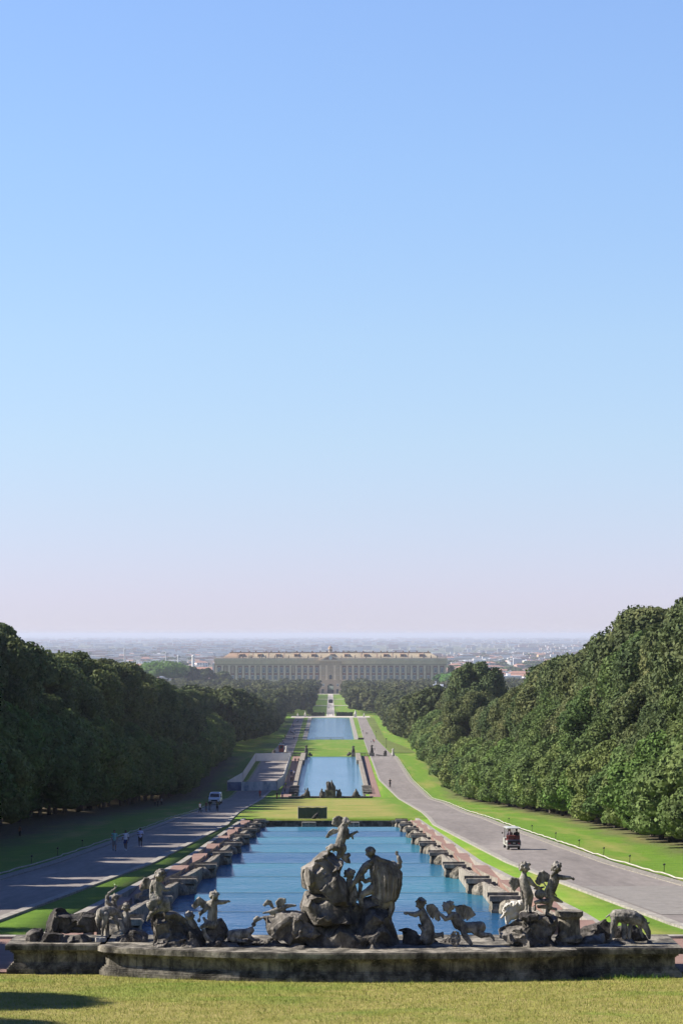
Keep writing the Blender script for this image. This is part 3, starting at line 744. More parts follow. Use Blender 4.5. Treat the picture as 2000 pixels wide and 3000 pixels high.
mb = MB(); mb.add([(xa - .01, y0 - .02, z_top - .28), (xa + 26, y0 - .02, z_top - .28), (xc + 22, ym0 - .02, zt + .03), (xc - .01, ym0 - .02, zt + .03)], [(0, 1, 2, 3)]); mb.build('red_roof_patch', M['pal_roofred'], pal)
dorm = MB(); dorm.box(-2.2, 2.2, -3, 3, -1.2, 1.5); dorm.add([(-2.5, -3.2, 1.5), (2.5, -3.2, 1.5), (2.5, 3, 2.4), (-2.5, 3, 2.4)], [(0, 1, 2, 3)])
dme = dorm.mesh('dormer', M['pal_roofred']); dwin = MB(); dwin.box(-1.5, 1.5, -3.06, -3.0, -.6, 1.0); dwme = dwin.mesh('dormer_window', M['glass_dark'])
for i in range(11):
    x = xc + 12 + i * (xd - xc - 24) / 10 + q.uniform(-2, 2)
    d_ = obj('dormer', dme, pal, (x, 9.5, (z_top + zt) / 2 + .2)); obj('dormer_window', dwme, d_)
stt = MB(); stt.box(-.45, .45, -.4, .4, 0, 1.0); stt.tube([(0, 0, 1.0), (0.05, 0, 2.0), (0, 0, 2.9)], [.42, .5, .25], 6); stt.ball((0, 0, 3.15), .28, n=6)
sme = stt.mesh('roof_statue', M['darkrock'])
for px_ in [700, 703, 712, 730, 734, 738, 762, 768, 779, 805, 812, 828, 846, 903, 941, 1000, 1040, 1072, 1115, 1160, 1205, 1240, 1262, 1280]:
    x = (px_ - AX) * k_; obj('roof_statue', sme, pal, (x, -0.35, z_top + .4))
chm = MB(); chm.box(-.7, .7, -.7, .7, -1, 2.2); chm.box(-.85, .85, -.85, .85, 2.2, 2.5); cme = chm.mesh('chimney', M['pal_roofred'])
for i in range(26): obj('chimney', cme, pal, (xc + 4 + i * (xd - xc - 8) / 25 + q.uniform(-2, 2), 15 + q.uniform(0, 18), zt - .3))
# lantern
mb = MB(); mb.lathe((-.2, 24, zt - .5), [(2.6, 0), (2.6, 1.2), (2.1, 1.3), (2.1, 5.0), (2.5, 5.2), (2.5, 5.6)], 10)
bl = mb.build('roof_lantern', M['pal_pil'], pal)
mb = MB(); mb.lathe((-.2, 24, zt - .5), [(2.2, 5.6), (2.0, 6.6), (1.2, 7.6), (.35, 8.0), (.3, 8.8), (0.02, 9.2)], 10); mb.build('lantern_dome', M['pal_roofred'], bl)
mb = MB()
for k in range(8):
    a = pi / 4 * k + pi / 8; mb.box(-.45, .45, 2.05, 2.16, zt + 1.4, zt + 4.0, Matrix.Translation((-.2, 24, 0)) @ Matrix.Rotation(a, 4, 'Z'))
mb.build('lantern_opening', M['glass_dark'], bl)
# centre bay with pediment
px2x = lambda p: (p - AX) * k_
mb = MB(); mb.box(px2x(936), -gx, -1.6, 0.0, -2, z_cor); mb.box(gx, px2x(1000), -1.6, 0.0, -2, z_cor); mb.box(-gx, gx, -1.6, 0.0, zf(2003), z_cor)
mb.build('centre_bay', M['pal_wall'], pal)
mb = MB(); a, b_ = px2x(933), px2x(1003); zc_ = z_cor + .9; zp = zf(1918)
mb.prism([(a, 0, zc_), (b_, 0, zc_), ((a + b_) / 2, 0, zp)], (0, -2.6, 0), (0, 6, 0)); mb.box(a - .6, b_ + .6, -2.9, -1.5, z_cor - .1, zc_)
pd = mb.build('pediment', M['pal_pil'], pal)
mb = MB(); mb.prism([(a + 5, 0, zc_ + .8), (b_ - 5, 0, zc_ + .8), ((a + b_) / 2, 0, zp - 1.3)], (0, -2.72, 0), (0, -2.61, 0)); mb.build('tympanum', M['pal_panel'], pd)
mb = MB(); mb.tube([(0, -2.75, (zc_ + zp) / 2 - .4), (0, -2.9, (zc_ + zp) / 2 - .4)], 1.9, 14); mb.build('clock_face', M['win_frame'], pd)
# tall niche above the gate
def arch(x0, x1, z0, z1, n=8):
    r = (x1 - x0) / 2; c = (x0 + x1) / 2
    return [(x0, 0, z0), (x1, 0, z0)] + [(c + r * cos(pi * i / n), 0, z1 - r + r * sin(pi * i / n)) for i in range(n + 1)]
mb = MB(); mb.prism(arch(-3.1, 3.1, zf(1990), zf(1955)), (0, -1.72, 0), (0, -1.6, 0)); nch = mb.build('arched_niche', M['pal_wall'], pal)
mb = MB(); mb.prism(arch(-1.6, 1.6, zf(1990), zf(1977)), (0, -1.84, 0), (0, -1.73, 0)); mb.build('niche_window', M['glass_dark'], nch)
# the gate: an arch one sees daylight through
mb = MB(); zs = zf(2010); zt2 = zf(2003.5)
pts_ = [(gx, 0, zt2), (-gx, 0, zt2)] + [(-gx, 0, zs)] + [(-gx * cos(pi * i / 8), 0, zs + (zt2 - zs) * .9 * sin(pi * i / 8)) for i in range(1, 8)] + [(gx, 0, zs)]
mb.prism(pts_[::-1], (0, -1.6, 0), (0, 58, 0)); mb.build('gate_arch', M['pal_wall'], pal)
mb = MB(); mb.box(-gx, gx, 50, 50.3, -1, zf(2024));
for i in range(9): mb.box(-gx + i * .8, -gx + i * .8 + .12, 6, 6.1, 0, 4.5)
mb.build('gate_grille', M['metal_dark'], pal)
mb = MB(); mb.box(px2x(942), px2x(949), -1.68, -1.6, 0, zf(2019)); mb.build('side_doorway', M['glass_dark'], pal)
mb = MB(); mb.box(px2x(985), px2x(992), -1.68, -1.6, 0, zf(2019)); mb.build('side_doorway', M['glass_dark'], pal)
# bays: pilaster, brick panel, two windows
pil = MB(); h1 = zf(1949); pil.box(-1.0, 1.0, -.25, .58, z_first + .01, h1 - 1.0); pil.box(-1.3, 1.3, -.35, .6, h1 - 1.0, h1); pil.box(-1.2, 1.2, -.3, .6, z_first, z_first + .9)
pme = pil.mesh('pilaster', M['pal_pil'])
pan = MB(); pan.box(-2.2, 2.2, .44, .59, z_first + .3, h1 - .8); panme = pan.mesh('brick_panel', M['pal_panel'])
def window_mesh(w, h):
    f_ = MB().mat(M['win_frame']); t = .35
    f_.box(-w - t, w + t, .2, .44, -t, 0); f_.box(-w - t, -w, .2, .44, 0, h); f_.box(w, w + t, .2, .44, 0, h); f_.box(-w - t - .2, w + t + .2, .0, .44, h, h + .5)
    f_.box(-.12, .12, .22, .36, 0, h); f_.box(-w, w, .23, .36, h * .6, h * .6 + .18)
    return f_.mesh('window')
def pane_mesh(w, h): g_ = MB(); g_.box(-w, w, .3, .42, 0, h); return g_.mesh('pane', M['glass_dark'])
wa, pa_ = window_mesh(1.05, 4.6), pane_mesh(1.05, 4.6); wb_, pb_ = window_mesh(1.0, 3.4), pane_mesh(1.0, 3.4); wc_, pc_ = window_mesh(.9, 2.0), pane_mesh(.9, 2.0)
blind = MB(); blind.box(-1.4, 1.4, .22, .44, 0, 7.2); bme_ = blind.mesh('blind_window', M['pal_wall'])
bayc = [px2x(p) for p in [642, 661, 682, 703, 722.5, 740, 756, 773, 790.5, 807.5, 825, 842, 859, 876, 894, 911, 928]]
bays = bayc + [px2x(947)] + [px2x(989)] + [px2x(2 * AX - p) for p in [642, 661, 682, 703, 722.5, 740, 756, 773, 790.5, 807.5, 825, 842, 859, 876, 894, 911, 928][::-1]]
for i, x in enumerate(bays):
    c_ = 17 <= i <= 18; off = -1.6 if c_ else 0
    if not c_: obj('brick_panel', panme, pal, (x, 0, 0))
    if i in (1, 2, 6, 12, 30, 33): obj('blind_window', bme_, pal, (x, off, zf(1972)))
    else: w_ = obj('window', wa, pal, (x, off, zf(1970))); obj('pane', pa_, w_)
    w_ = obj('window', wb_, pal, (x, off, zf(1989))); obj('pane', pb_, w_)
    w_ = obj('window', wc_, pal, (x, -.44 + (-1.6 if c_ else 0), zf(2010))); obj('pane', pc_, w_)
edges = [XL + 1.2] + [(a + b_) / 2 for a, b_ in zip(bays, bays[1:]) if abs((a + b_) / 2) > 15] + [XR - 1.2]
for x in edges: obj('pilaster', pme, pal, (x, 0, 0))
for x in (px2x(938), px2x(956), px2x(980), px2x(998)): obj('pilaster', pme, pal, (x, -1.6, 0))
# scaffold clad corner at one end
mb = MB(); mb.box(XL - 2.6, XL - .9, 2, 40, 0, z_cor - 2)
for i in range(9): mb.box(XL - 2.8, XL - .85, 1.8, 40.2, 2.5 + i * 3.1, 2.8 + i * 3.1)
mb.build('scaffold', plain('scaffold_sheeting', (0.36, 0.42, 0.5), 0.7), pal)

# ------------------------------------------------------------------ the town on the plain
WALLS = {'white': (0.72, 0.70, 0.66), 'cream': (0.60, 0.52, 0.40), 'pink': (0.52, 0.34, 0.28), 'grey': (0.40, 0.40, 0.40), 'ochre': (0.55, 0.40, 0.22)}
ROOFS = {'red': (0.33, 0.17, 0.12), 'brown': (0.24, 0.15, 0.11), 'white': (0.75, 0.74, 0.72), 'pale': (0.5, 0.46, 0.42)}
WM = {k: plain(k + '_render', v, 0.85) for k, v in WALLS.items()}; RM = {k: plain(k + '_roofing', v, 0.85) for k, v in ROOFS.items()}
HOUSE = {}
def house_proto(wc, rc, flat):
    mb = MB().mat(WM[wc]); mb.box(-.5, .5, -.5, .5, -.2, .8); mb.mat(M['glass_dark'])
    for fz in (.12, .34, .56):
        for i in range(4): mb.box(-.42 + i * .24, -.32 + i * .24, -.506, -.5, fz, fz + .12)
    w = mb.mesh('wall')
    mb = MB()
    if flat: mb.box(-.52, .52, -.52, .52, .8, .86); mb.box(-.1, .08, 0, .2, .86, 1.0)
    else: mb.add([(-.55, -.55, .8), (.55, -.55, .8), (.55, .55, .8), (-.55, .55, .8), (-.3, 0, 1.02), (.3, 0, 1.02)], [(0, 1, 5, 4), (2, 3, 4, 5), (1, 2, 5), (3, 0, 4), (0, 3, 2, 1)])
    return w, mb.mesh('roof', RM[rc])
for wc in WALLS:
    for rc, fl in (('red', 0), ('white', 1), ('brown', 0), ('pale', 1)): HOUSE[wc, rc] = house_proto(wc, rc, fl)
def house(X, Y, w, d, h, wc, rc, label, group=None, kind='house', rz=None):
    a, b_ = HOUSE[wc, rc]; e = empty(kind, (X, Y, G(Y)), label, kind.split('_')[-1], group, rz=rnd.uniform(-.4, .4) if rz is None else rz); e.scale = (w, d, h)
    obj('wall', a, e); obj('roof', b_, e); return e
q = random.Random(11); cnt = 0
def in_view(X, Y): return abs(X) < Y * .148 and not (abs(X) < 128 * Y / 2600 and Y < 9000 and False)
while cnt < 250:
    Y = 3100 * (2.6 ** (q.random() ** 1.25)); X = q.uniform(-1, 1) * Y * .145
    px_ = AX + X * F / Y; py_ = HZ - G(Y) * F / Y
    if 625 < px_ < 1312 and py_ > 1905: continue
    if px_ < 340 or px_ > 1760: continue
    wc = q.choice(['white', 'white', 'cream', 'pink', 'grey', 'ochre']); rc = q.choice(['red', 'red', 'white', 'brown', 'pale'])
    w_ = q.uniform(12, 38); side = 'left' if X < 0 else 'right'
    where = 'beyond the palace scaffolding' if X < 0 else 'beyond the conifer pair'
    house(X, Y, w_, q.uniform(10, 18), q.uniform(7, 15), wc, rc, f'small hazy {wc} town house with {rc} roof {where}', f'{wc} houses with {rc} roofs {where}')
    cnt += 1
# single landmarks of the plain
e = house(px2x(470) * 3300 / 2600, 3300, 190, 20, 22, 'pink', 'red', 'long pink barrack block with red roofs beyond the umbrella pine', kind='apartment_block', rz=0)
e = house((590 - AX) * 3350 / F, 3350, 120, 22, 22, 'cream', 'red', 'cream tenement block with many windows close to the scaffolded palace end', kind='apartment_block', rz=0)
e = house((552 - AX) * 3050 / F, 3050, 24, 14, 23, 'white', 'white', 'small bright white building peeping above the trees behind the umbrella pine', kind='building', rz=0)
e = house((1490 - AX) * 2900 / F, 2900, 26, 16, 19, 'cream', 'white', 'cream white building among trees beyond the tallest dark oak', kind='building', rz=.2)
e = house((1294 - AX) * 1900 / F, 1900, 14, 8, 16.4, 'white', 'white', 'white flat-roofed pavilion half sunk in the woods before the palace', kind='pavilion', rz=0)
e = house((1276 - AX) * 1950 / F, 1950, 4, 4, 18.5, 'white', 'white', 'tiny white hut beside the flat-roofed pavilion in the woods', kind='hut', rz=0)
for (px_, pt, pb, Y, lab) in [(366, 1898, 1935, 3900, 'tall thin chimney stack beyond the shaded tree wall'), (487, 1910, 1940, 3900, 'thin grey mast above the long pink barrack block'), (566, 1918, 1935, 3600, 'slender white bell tower nearest the scaffolded palace end'), (522, 1918, 1930, 4200, 'small white chimney above the barrack roofs')]:
    x = (px_ - AX) * Y / F; mb = MB(); zt3 = -(pt - HZ) * Y / F - G(Y); r = 1.1 if px_ != 566 else 1.8
    mb.lathe((0, 0, 0), [(r * 1.5, -1), (r, zt3 * .9), (r * 1.3, zt3 * .92), (r * 1.2, zt3 * .96), (.2, zt3)], 8)
    o = mb.build('tower', M['win_frame'] if px_ in (566, 522) else WM['grey'], None, loc=(x, Y, G(Y))); tag(o, lab, 'tower')
# farther streets that melt into the haze: stuff
mb = MB(); 
for wc in ('white', 'cream', 'pink', 'grey'): mb.mat(WM[wc])
mb.mat(RM['red'])
for i in range(5200):
    Y = 5500 * (6.0 ** q.random()); X = q.uniform(-1, 1) * Y * .15; c = noise.noise(Vector((X / 900, Y / 2500, 1.0)))
    if c < -0.05 and q.random() < .8: continue
    s_ = (Y / 7000) ** .5
    w_, d_, h_ = q.uniform(8, 40) * s_, q.uniform(10, 22), q.uniform(5, 15) * s_
    if q.random() < .05: w_ *= 3.2
    z = G(Y); mb.mat(WM[q.choice(['white', 'white', 'cream', 'pink', 'grey'])]); mb.box(X - w_ / 2, X + w_ / 2, Y, Y + d_, z - 1, z + h_)
    mb.mat(RM['red'] if q.random() < .35 else WM['white']); mb.box(X - w_ / 2, X + w_ / 2, Y - .3, Y + d_ + .3, z + h_, z + h_ + 1.2)
tag(mb.build('distant_town'), 'hazy pale sprawl of buildings spreading over the plain to the skyline', 'town', kind='stuff')

# particular trees around the palace
V, Q = leafy_crown(501, .62, .52, 1.0, 34, 9000, .035, 'flat')
pine_me = np_mesh('crown', V, Q, M['pine']); pine_tr = trunk_mesh(1.0, .02, .5, 3)
def special(kind, cm, tm, px_, ptop, Y, wide, label, cat='tree', zb=None):
    zb = G(Y) if zb is None else zb; h = -(ptop - HZ) * Y / F - zb
    e = empty(kind, ((px_ - AX) * Y / F, Y, zb), label, cat, rz=rnd.uniform(0, 6)); e.scale = (h * wide, h * wide, h); obj('crown', cm, e); obj('trunk', tm, e); return e
special('umbrella_pine', pine_me, pine_tr, 475, 1948, 2350, 1.35, 'broad bright green umbrella pine above the shaded tree wall')
special('umbrella_pine', pine_me, pine_tr, 1350, 1978, 2250, 1.5, 'wide umbrella pine below the pair of dark conifers')
cV, cQ = leafy_crown(502, .24, .08, 1.0, 30, 7000, .035, 'cone'); con_me = np_mesh('crown', cV, cQ, M['conifer'])
special('conifer', con_me, pine_tr, 1320, 1944, 2500, 1.15, 'dark pointed conifer nearer the palace corner')
special('conifer', con_me, pine_tr, 1352, 1948, 2560, 1.3, 'dark broad conifer of the pair, farther from the palace corner')
pV, pQ = leafy_crown(503, .3, .2, 1.0, 20, 5000, .05); mt_me = np_mesh('crown', pV, pQ, M['wood']); br_me = np_mesh('crown', pV, pQ, M['pine'])
special('leafy_tree', mt_me, pine_tr, 560, 1950, 2380, 1.1, 'pale green rounded tree beside the umbrella pine')
special('leafy_tree', mt_me, pine_tr, 605, 1956, 2420, 1.2, 'hazy bushy tree in front of the scaffolded palace end')
special('leafy_tree', mt_me, pine_tr, 655, 1965, 2440, 1.3, 'rounded tree covering the palace corner windows')
special('leafy_tree', br_me, pine_tr, 1292, 1972, 2300, 1.3, 'bright green tree in front of the palace corner next to the conifers')
# ------------------------------------------------------------------ the fountain in front: plinth, rocks, statues
class View:
    """converts measured outline coordinates to world points at a statue's own depth"""
    def __init__(s, ox, oy, k, Y): s.ox, s.oy, s.k, s.Y = ox, oy, k, Y; s.u = Y / F / k
    def __call__(s, x, y, d=0.0):
        px, py = s.ox + x / s.k, s.oy + y / s.k; Y = s.Y
        return Vector(((px - AX) * Y / F, Y + d * s.u, -(py - HZ) * Y / F))

def chain(mb, vw, pts):
    """tapering limb through (x, y, depth, radius) stations"""
    p = [vw(a, b, c) for a, b, c, r in pts]; r = [q[3] * vw.u * (1.0 if vw.u == 1.0 else 1.12) for q in pts]
    mb.tube(p, r, 12)
    for a, b in zip(p, r): mb.ball(a, b, n=10)

def head(mb, vw, x, y, d, Rr, face, curls=True, seed=0, hairlen=1.0):
    u = vw.u; c = vw(x, y, d); f = Vector((face[0], face[2], -face[1])).normalized(); r = Rr * u
    up = Vector((0, 0, 1)); sd = f.cross(up).normalized(); up = sd.cross(f)
    mb.ball(c - f * r * .08 + up * r * .1, r * .80, n=12)                                # skull
    mb.ball(c + f * r * .22 - up * r * .28, r * .56, n=10)                              # face
    mb.ball(c + f * r * .42 - up * r * .62, r * .25, n=8)                               # chin
    mb.tube([c + f * r * .66 + up * r * .12, c + f * r * .93 - up * r * .2], [r * .10, r * .15], 6); mb.ball(c + f * r * .88 - up * r * .2, r * .14, n=6)   # nose
    mb.ball(c + f * r * .66 - up * r * .42, r * .17, 1, 1, .6, n=6)                     # lips
    for s in (-1, 1):
        mb.ball(c + f * r * .42 - up * r * .3 + sd * s * r * .34, r * .25, n=8)          # cheeks
        mb.tube([c + f * r * .66 + up * r * .16 + sd * s * r * .1, c + f * r * .5 + up * r * .18 + sd * s * r * .42], r * .11, 6)   # brow
        mb.ball(c + sd * s * r * .8 - up * r * .15, r * .17, .6, 1, 1.3, n=6)            # ear
    q = random.Random(seed)
    if curls:
        for i in range(int(46 * hairlen)):
            v = Vector((q.gauss(0, 1), q.gauss(0, 1), q.gauss(0, 1))).normalized()
            t = v.dot(f); t2 = v.dot(up)
            if t > .35 and t2 < .55: continue
            if t2 < -.65: continue
            mb.ball(c + v * r * q.uniform(.80, .95) + up * r * .06, r * q.uniform(.13, .24), n=6)
    else:
        for i in range(40):
            v = Vector((q.gauss(0, 1), q.gauss(0, 1), q.gauss(0, 1))).normalized()
            if v.dot(f) > .3 and v.dot(up) < .5: continue
            mb.ball(c + v * r * .84, r * .14, n=6)

def hand(mb, vw, x, y, d, r, ang, spread=.5, curl=.2):
    """palm with four fingers and a thumb; ang: pointing direction, degrees from +x, y down"""
    p = vw(x, y, d); u = vw.u * r; a = R(ang); dr = Vector((cos(a), 0, -sin(a))); pr = Vector((-dr.z, 0, dr.x)); 
    mb.ball(p, u * .9, 1, .6, 1, n=8)
    for i, (l, o_) in enumerate(((1.3, .6), (1.6, .22), (1.5, -.18), (1.15, -.55))):
        b = p + dr * u * .5 + pr * u * o_; m_ = b + dr * u * l * .6 + pr * u * o_ * spread; e_ = m_ + dr * u * l * .5 + Vector((0, curl * u, 0)) * 1.2
        mb.tube([b, m_, e_], [u * .27, u * .25, u * .18], 6)
    b = p + pr * u * .7; mb.tube([b, b + pr * u * .6 + dr * u * .6, b + pr * u * .7 + dr * u * 1.1], [u * .3, u * .25, u * .18], 6)

def lerp_poly(pts, t):
    s_ = t * (len(pts) - 1); i = min(int(s_), len(pts) - 2); f = s_ - i
    return tuple(a + (b - a) * f for a, b in zip(pts[i], pts[i + 1]))

def wing(vw, lead, trail, d, n=9, thick=None, seed=0):
    mb = MB(); q = random.Random(seed); L = [(a, b, 0) for a, b in lead]; T = [(a, b, 0) for a, b in trail]
    for i in range(n + 1):
        t = i / n; a = lerp_poly(L, t); b = lerp_poly(T, min(1, t + q.uniform(-.03, .03)))
        w = math.dist(a, b); sp = math.dist(lerp_poly(T, 0), lerp_poly(T, 1)) / n
        r = (thick or max(11, sp * .65))
        p0 = vw(a[0], a[1], d); p1 = vw((a[0] + b[0]) / 2 + q.uniform(-4, 4), (a[1] + b[1]) / 2, d + (8 if i % 2 else -8)); ex = 1.0 + q.uniform(-.05, .1)
        p2 = vw(a[0] + (b[0] - a[0]) * ex, a[1] + (b[1] - a[1]) * ex, d + (10 if i % 2 else -10))
        mb.tube([p0, p1, p2], [r * vw.u, r * .85 * vw.u, r * .45 * vw.u], 8); mb.ball(p0, r * 1.1 * vw.u, n=8)
        for j in range(4):
            t2 = .12 + j * .17; c = p0.lerp(p2, t2); mb.ball(c + Vector((q.uniform(-1, 1), -1.0, q.uniform(-1, 1))) * r * .3 * vw.u, r * .72 * vw.u, n=6)
    l3 = [vw(a, b, d) for a, b in lead]; mb.tube(l3, [(thick or 20) * .95 * vw.u] * len(l3), 8)
    return mb

def statue(kind, label, cat, vw, body, wings=(), extras=(), vox=0.017, mat='statue', group=None, disp=.006, seed=0):
    """one continuous carved body, with wings and drapery as parts"""
    me = remesh(body, vox, 1, disp, .08, 0, seed)
    n = len(me.vertices); co = np.empty(n * 3, np.float32); me.vertices.foreach_get('co', co); co = co.reshape(-1, 3)
    base = Vector((float(co[:, 0].mean()), float(co[:, 1].mean()), float(co[:, 2].min())))
    e = empty(kind, base, label, cat, group)
    me.materials.append(M[mat]); me.polygons.foreach_set('use_smooth', [True] * len(me.polygons)); me.transform(Matrix.Translation(-base)); obj('body', me, e)
    for nm, m_ in [('wing', w) for w in wings] + list(extras):
        me = remesh(m_, vox, 1, disp * 1.5, .06, 0, seed + 3); me.materials.append(M[mat]); me.polygons.foreach_set('use_smooth', [True] * len(me.polygons))
        me.transform(Matrix.Translation(-base)); obj(nm, me, e)
    return e

def rock(label, vw, poly, d0, d1, mat='rock', lumps=(), vox=.032, disp=.05, facet=.06, seed=0, kind='rock', cat='rock', parent=None, name=None, ds=.5):
    """boulder: outline with its own depth, bulging front and back, broken faces"""
    mb = MB(); n = len(poly); cx = sum(p[0] for p in poly) / n; cy = max(p[1] for p in poly) * .6 + sum(p[1] for p in poly) / n * .4
    rings = [(d0, .72), (d0 + (d1 - d0) * .18, .9), (d0 + (d1 - d0) * .42, 1.0), (d0 + (d1 - d0) * .75, .94), (d1, .7)]
    vs = []
    for d, s_ in rings:
        for (x, y) in poly: vs.append(vw(cx + (x - cx) * s_, cy + (y - cy) * s_, d))
    fs = [tuple(range(n)), tuple(range(4 * n, 5 * n))[::-1]]
    for i in range(4): fs += [(i * n + j, (i + 1) * n + j, (i + 1) * n + (j + 1) % n, i * n + (j + 1) % n) for j in range(n)]
    mb.add(vs, fs)
    for (x, y, d, r, sx, sz) in lumps: mb.ball(vw(x, y, d), r * vw.u, sx, 1, sz, 10)
    me = remesh(mb, vox, 2, disp, ds, facet, seed); me.materials.append(M[mat])
    c = vw(cx, max(p[1] for p in poly), (d0 + d1) / 2); me.transform(Matrix.Translation(-c))
    if parent is not None:
        me.transform(Matrix.Translation(c - parent.location)); return obj(name or 'rock', me, parent)
    o = obj(kind, me, None, c); tag(o, label, cat); return o

# plinth: two straight ends and a bowed middle that steps forward
PL = [(-10.1, 77.4), (-7.14, 77.4), (-7.14, 77.1), (-7.0, 76.85), (-6.6, 76.65), (-5.7, 76.3), (-4.6, 75.93), (-3.2, 75.55), (-1.6, 75.3), (0, 75.2), (2.5, 75.25), (4.6, 75.4), (6.3, 75.6), (7.6, 75.9), (7.65, 76.35), (10.85, 76.4)]
def offset_line(L, o_):
    out = []
    for i, (x, y) in enumerate(L):
        a = Vector(L[max(i - 1, 0)]); b = Vector(L[min(i + 1, len(L) - 1)]); d = (b - a).normalized(); nx, ny = d.y, -d.x
        if i == 0: out.append((x - o_, y - o_))
        elif i == len(L) - 1: out.append((x + o_, y - o_))
        else: out.append((x + nx * o_ * 1.05, y + ny * o_ * 1.05))
    return out
def band(mb, z0, z1, o_, backs=84.0):
    L = offset_line(PL, o_); vs = []; n = len(L)
    L2 = L + [(L[-1][0], 79.6), (L[0][0], 79.6)]
    m_ = len(L2)
    for z in (z0, z1): vs += [(x, y, z) for x, y in L2]
    fs = [(i, (i + 1) % m_, m_ + (i + 1) % m_, m_ + i) for i in range(m_)]
    mb.add(vs, fs)
    top = [(m_ + i) for i in range(m_)]; base_ = len(mb.v) - 2 * m_
    vsx = []; 
    for i in range(n - 1):    # top closed in strips back to the inner edge
        a, b = L[i], L[i + 1]
        mb.add([(a[0], a[1], z1), (b[0], b[1], z1), (b[0], 79.6, z1), (a[0], 79.6, z1)], [(0, 1, 2, 3)])
        mb.add([(a[0], a[1], z0), (b[0], b[1], z0), (b[0], 79.6, z0), (a[0], 79.6, z0)], [(3, 2, 1, 0)])
zg = -10.95; zt_ = -9.87
pe = empty('fountain_plinth', (0, 77.5, zg), 'long weathered stone plinth with bowed middle carrying all the front statues', 'fountain base')
for nm, bands in (('base_moulding', [(zg, -10.66, .20), (-10.66, -10.6, .15), (-10.6, -10.55, .11), (-10.55, -10.5, .05)]), ('plinth_wall', [(-10.5, -10.18, 0.0)]), ('cornice', [(-10.18, -10.13, .04), (-10.13, -10.06, .10), (-10.06, zt_ - .03, .24), (zt_ - .03, zt_, .20)])):
    mb = MB()
    for z0, z1, o_ in bands: band(mb, z0, z1, o_)
    me = mb.mesh(nm, M['plinth']); me.transform(Matrix.Translation(-Vector(pe.location))); obj(nm, me, pe)
mb = MB()
for x in [-9.2, -8.1, -6.1, -4.7, -3.1, -1.3, .4, 2.0, 3.7, 5.4, 6.9, 8.5, 9.8]:
    yy_ = interp(PL, x) if x > -7 and x < 7.6 else (77.4 if x < 0 else 76.4)
    mb.box(x - .008, x + .008, yy_ - .004, yy_ + .2, -10.5, -10.14)
me = mb.mesh('stone_joint', M['metal_dark']); me.transform(Matrix.Translation(-Vector(pe.location))); obj('stone_joint', me, pe)

VA = View(850, 2380, 4.48, 77.0); VB = View(1170, 2600, 5.2267, 76.8); VC = View(1460, 2510, 6.533, 76.8); VD = View(530, 2580, 4.6118, 76.8)
VE = View(100, 2580, 4.9, 78.0); VF = View(400, 2530, 6.533, 76.8); VG = View(1350, 2370, 2.6133, 77.4)

# central rock pile: one carved mass with upper and lower boulders
base_poly = [(60, 1500), (130, 1380), (300, 1480), (560, 1430), (760, 1200), (860, 1215), (930, 1235), (940, 1160), (1000, 1120), (1100, 1110), (1290, 1180), (1365, 1190), (1340, 1370), (1400, 1560), (1440, 1700), (1450, 1890), (100, 1890)]
cr_ = empty('rock_pile', VA(700, 1890), 'tall pile of grey rocks under the cupid and the cloaked man at the centre', 'rock pile')
rock('', VA, base_poly, -330, 520, 'rock', parent=cr_, name='base_rock', seed=1, facet=.16, disp=.09, ds=.9, lumps=[(400, 1700, -300, 190, 1.1, .8), (800, 1600, -330, 210, 1, 1.1), (1150, 1500, -280, 200, .9, 1.5), (250, 1620, -260, 130, 1, .8), (620, 1780, -400, 150, 1.4, .6), (1200, 1760, -330, 170, 1.2, .7)])
rock('', VA, [(118, 1240), (145, 1120), (190, 1040), (270, 1050), (540, 1060), (620, 1180), (780, 1200), (900, 1440), (600, 1470), (240, 1470)], -300, 420, 'rock', parent=cr_, name='lower_boulder', seed=2, facet=.14, disp=.06, ds=.8, lumps=[(260, 1240, -270, 120, .9, 1.2), (460, 1340, -300, 110, 1, .9)])
rock('', VA, [(135, 720), (280, 640), (300, 590), (400, 510), (480, 488), (560, 515), (605, 560), (690, 640), (690, 690), (660, 760), (655, 830), (720, 880), (770, 960), (800, 1060), (820, 1220), (600, 1240), (420, 1060), (270, 1058), (160, 980), (140, 850)], -260, 330, 'rock', parent=cr_, name='upper_boulder', seed=3, facet=.12, disp=.05, ds=.8, lumps=[(250, 770, -200, 110, 1, .8), (440, 700, -240, 110, .8, 1.4), (360, 800, -260, 110, 1.5, .45)])
rock('', VA, [(-60, 1370), (20, 1290), (110, 1290), (150, 1370), (230, 1440), (300, 1480), (420, 1580), (330, 1640), (190, 1600), (60, 1640), (-40, 1560)], -330, 100, 'rock', parent=cr_, name='side_boulder', seed=4, facet=.08)
rock('', VA, [(925, 1250), (955, 1130), (1100, 1090), (1290, 1130), (1372, 1190), (1350, 1370), (1400, 1560), (1440, 1700), (1450, 1895), (880, 1895)], -120, 300, 'rock', parent=cr_, name='seat_rock', seed=41, facet=.08, disp=.05, ds=.7)
rock('jagged overhanging grey rock holding the pair of stone birds', VD, [(1092, 505), (1110, 482), (1250, 450), (1400, 405), (1560, 388), (1650, 410), (1720, 520), (1780, 660), (1790, 900), (1500, 900), (1340, 770), (1235, 765), (1180, 720), (1115, 620)], -200, 260, seed=5, facet=.12, disp=.05)
rock('flat pale rock ledge below the overhanging rock', VD, [(790, 945), (900, 870), (1060, 830), (1150, 770), (1290, 765), (1340, 850), (1440, 850), (1530, 990), (1530, 1020), (1000, 1010), (850, 985)], -260, 120, seed=6, facet=.07)
rock('squarish boulder under the lying lamb', VD, [(345, 950), (350, 870), (400, 800), (520, 788), (640, 835), (750, 850), (795, 905), (785, 955)], -200, 160, seed=7)
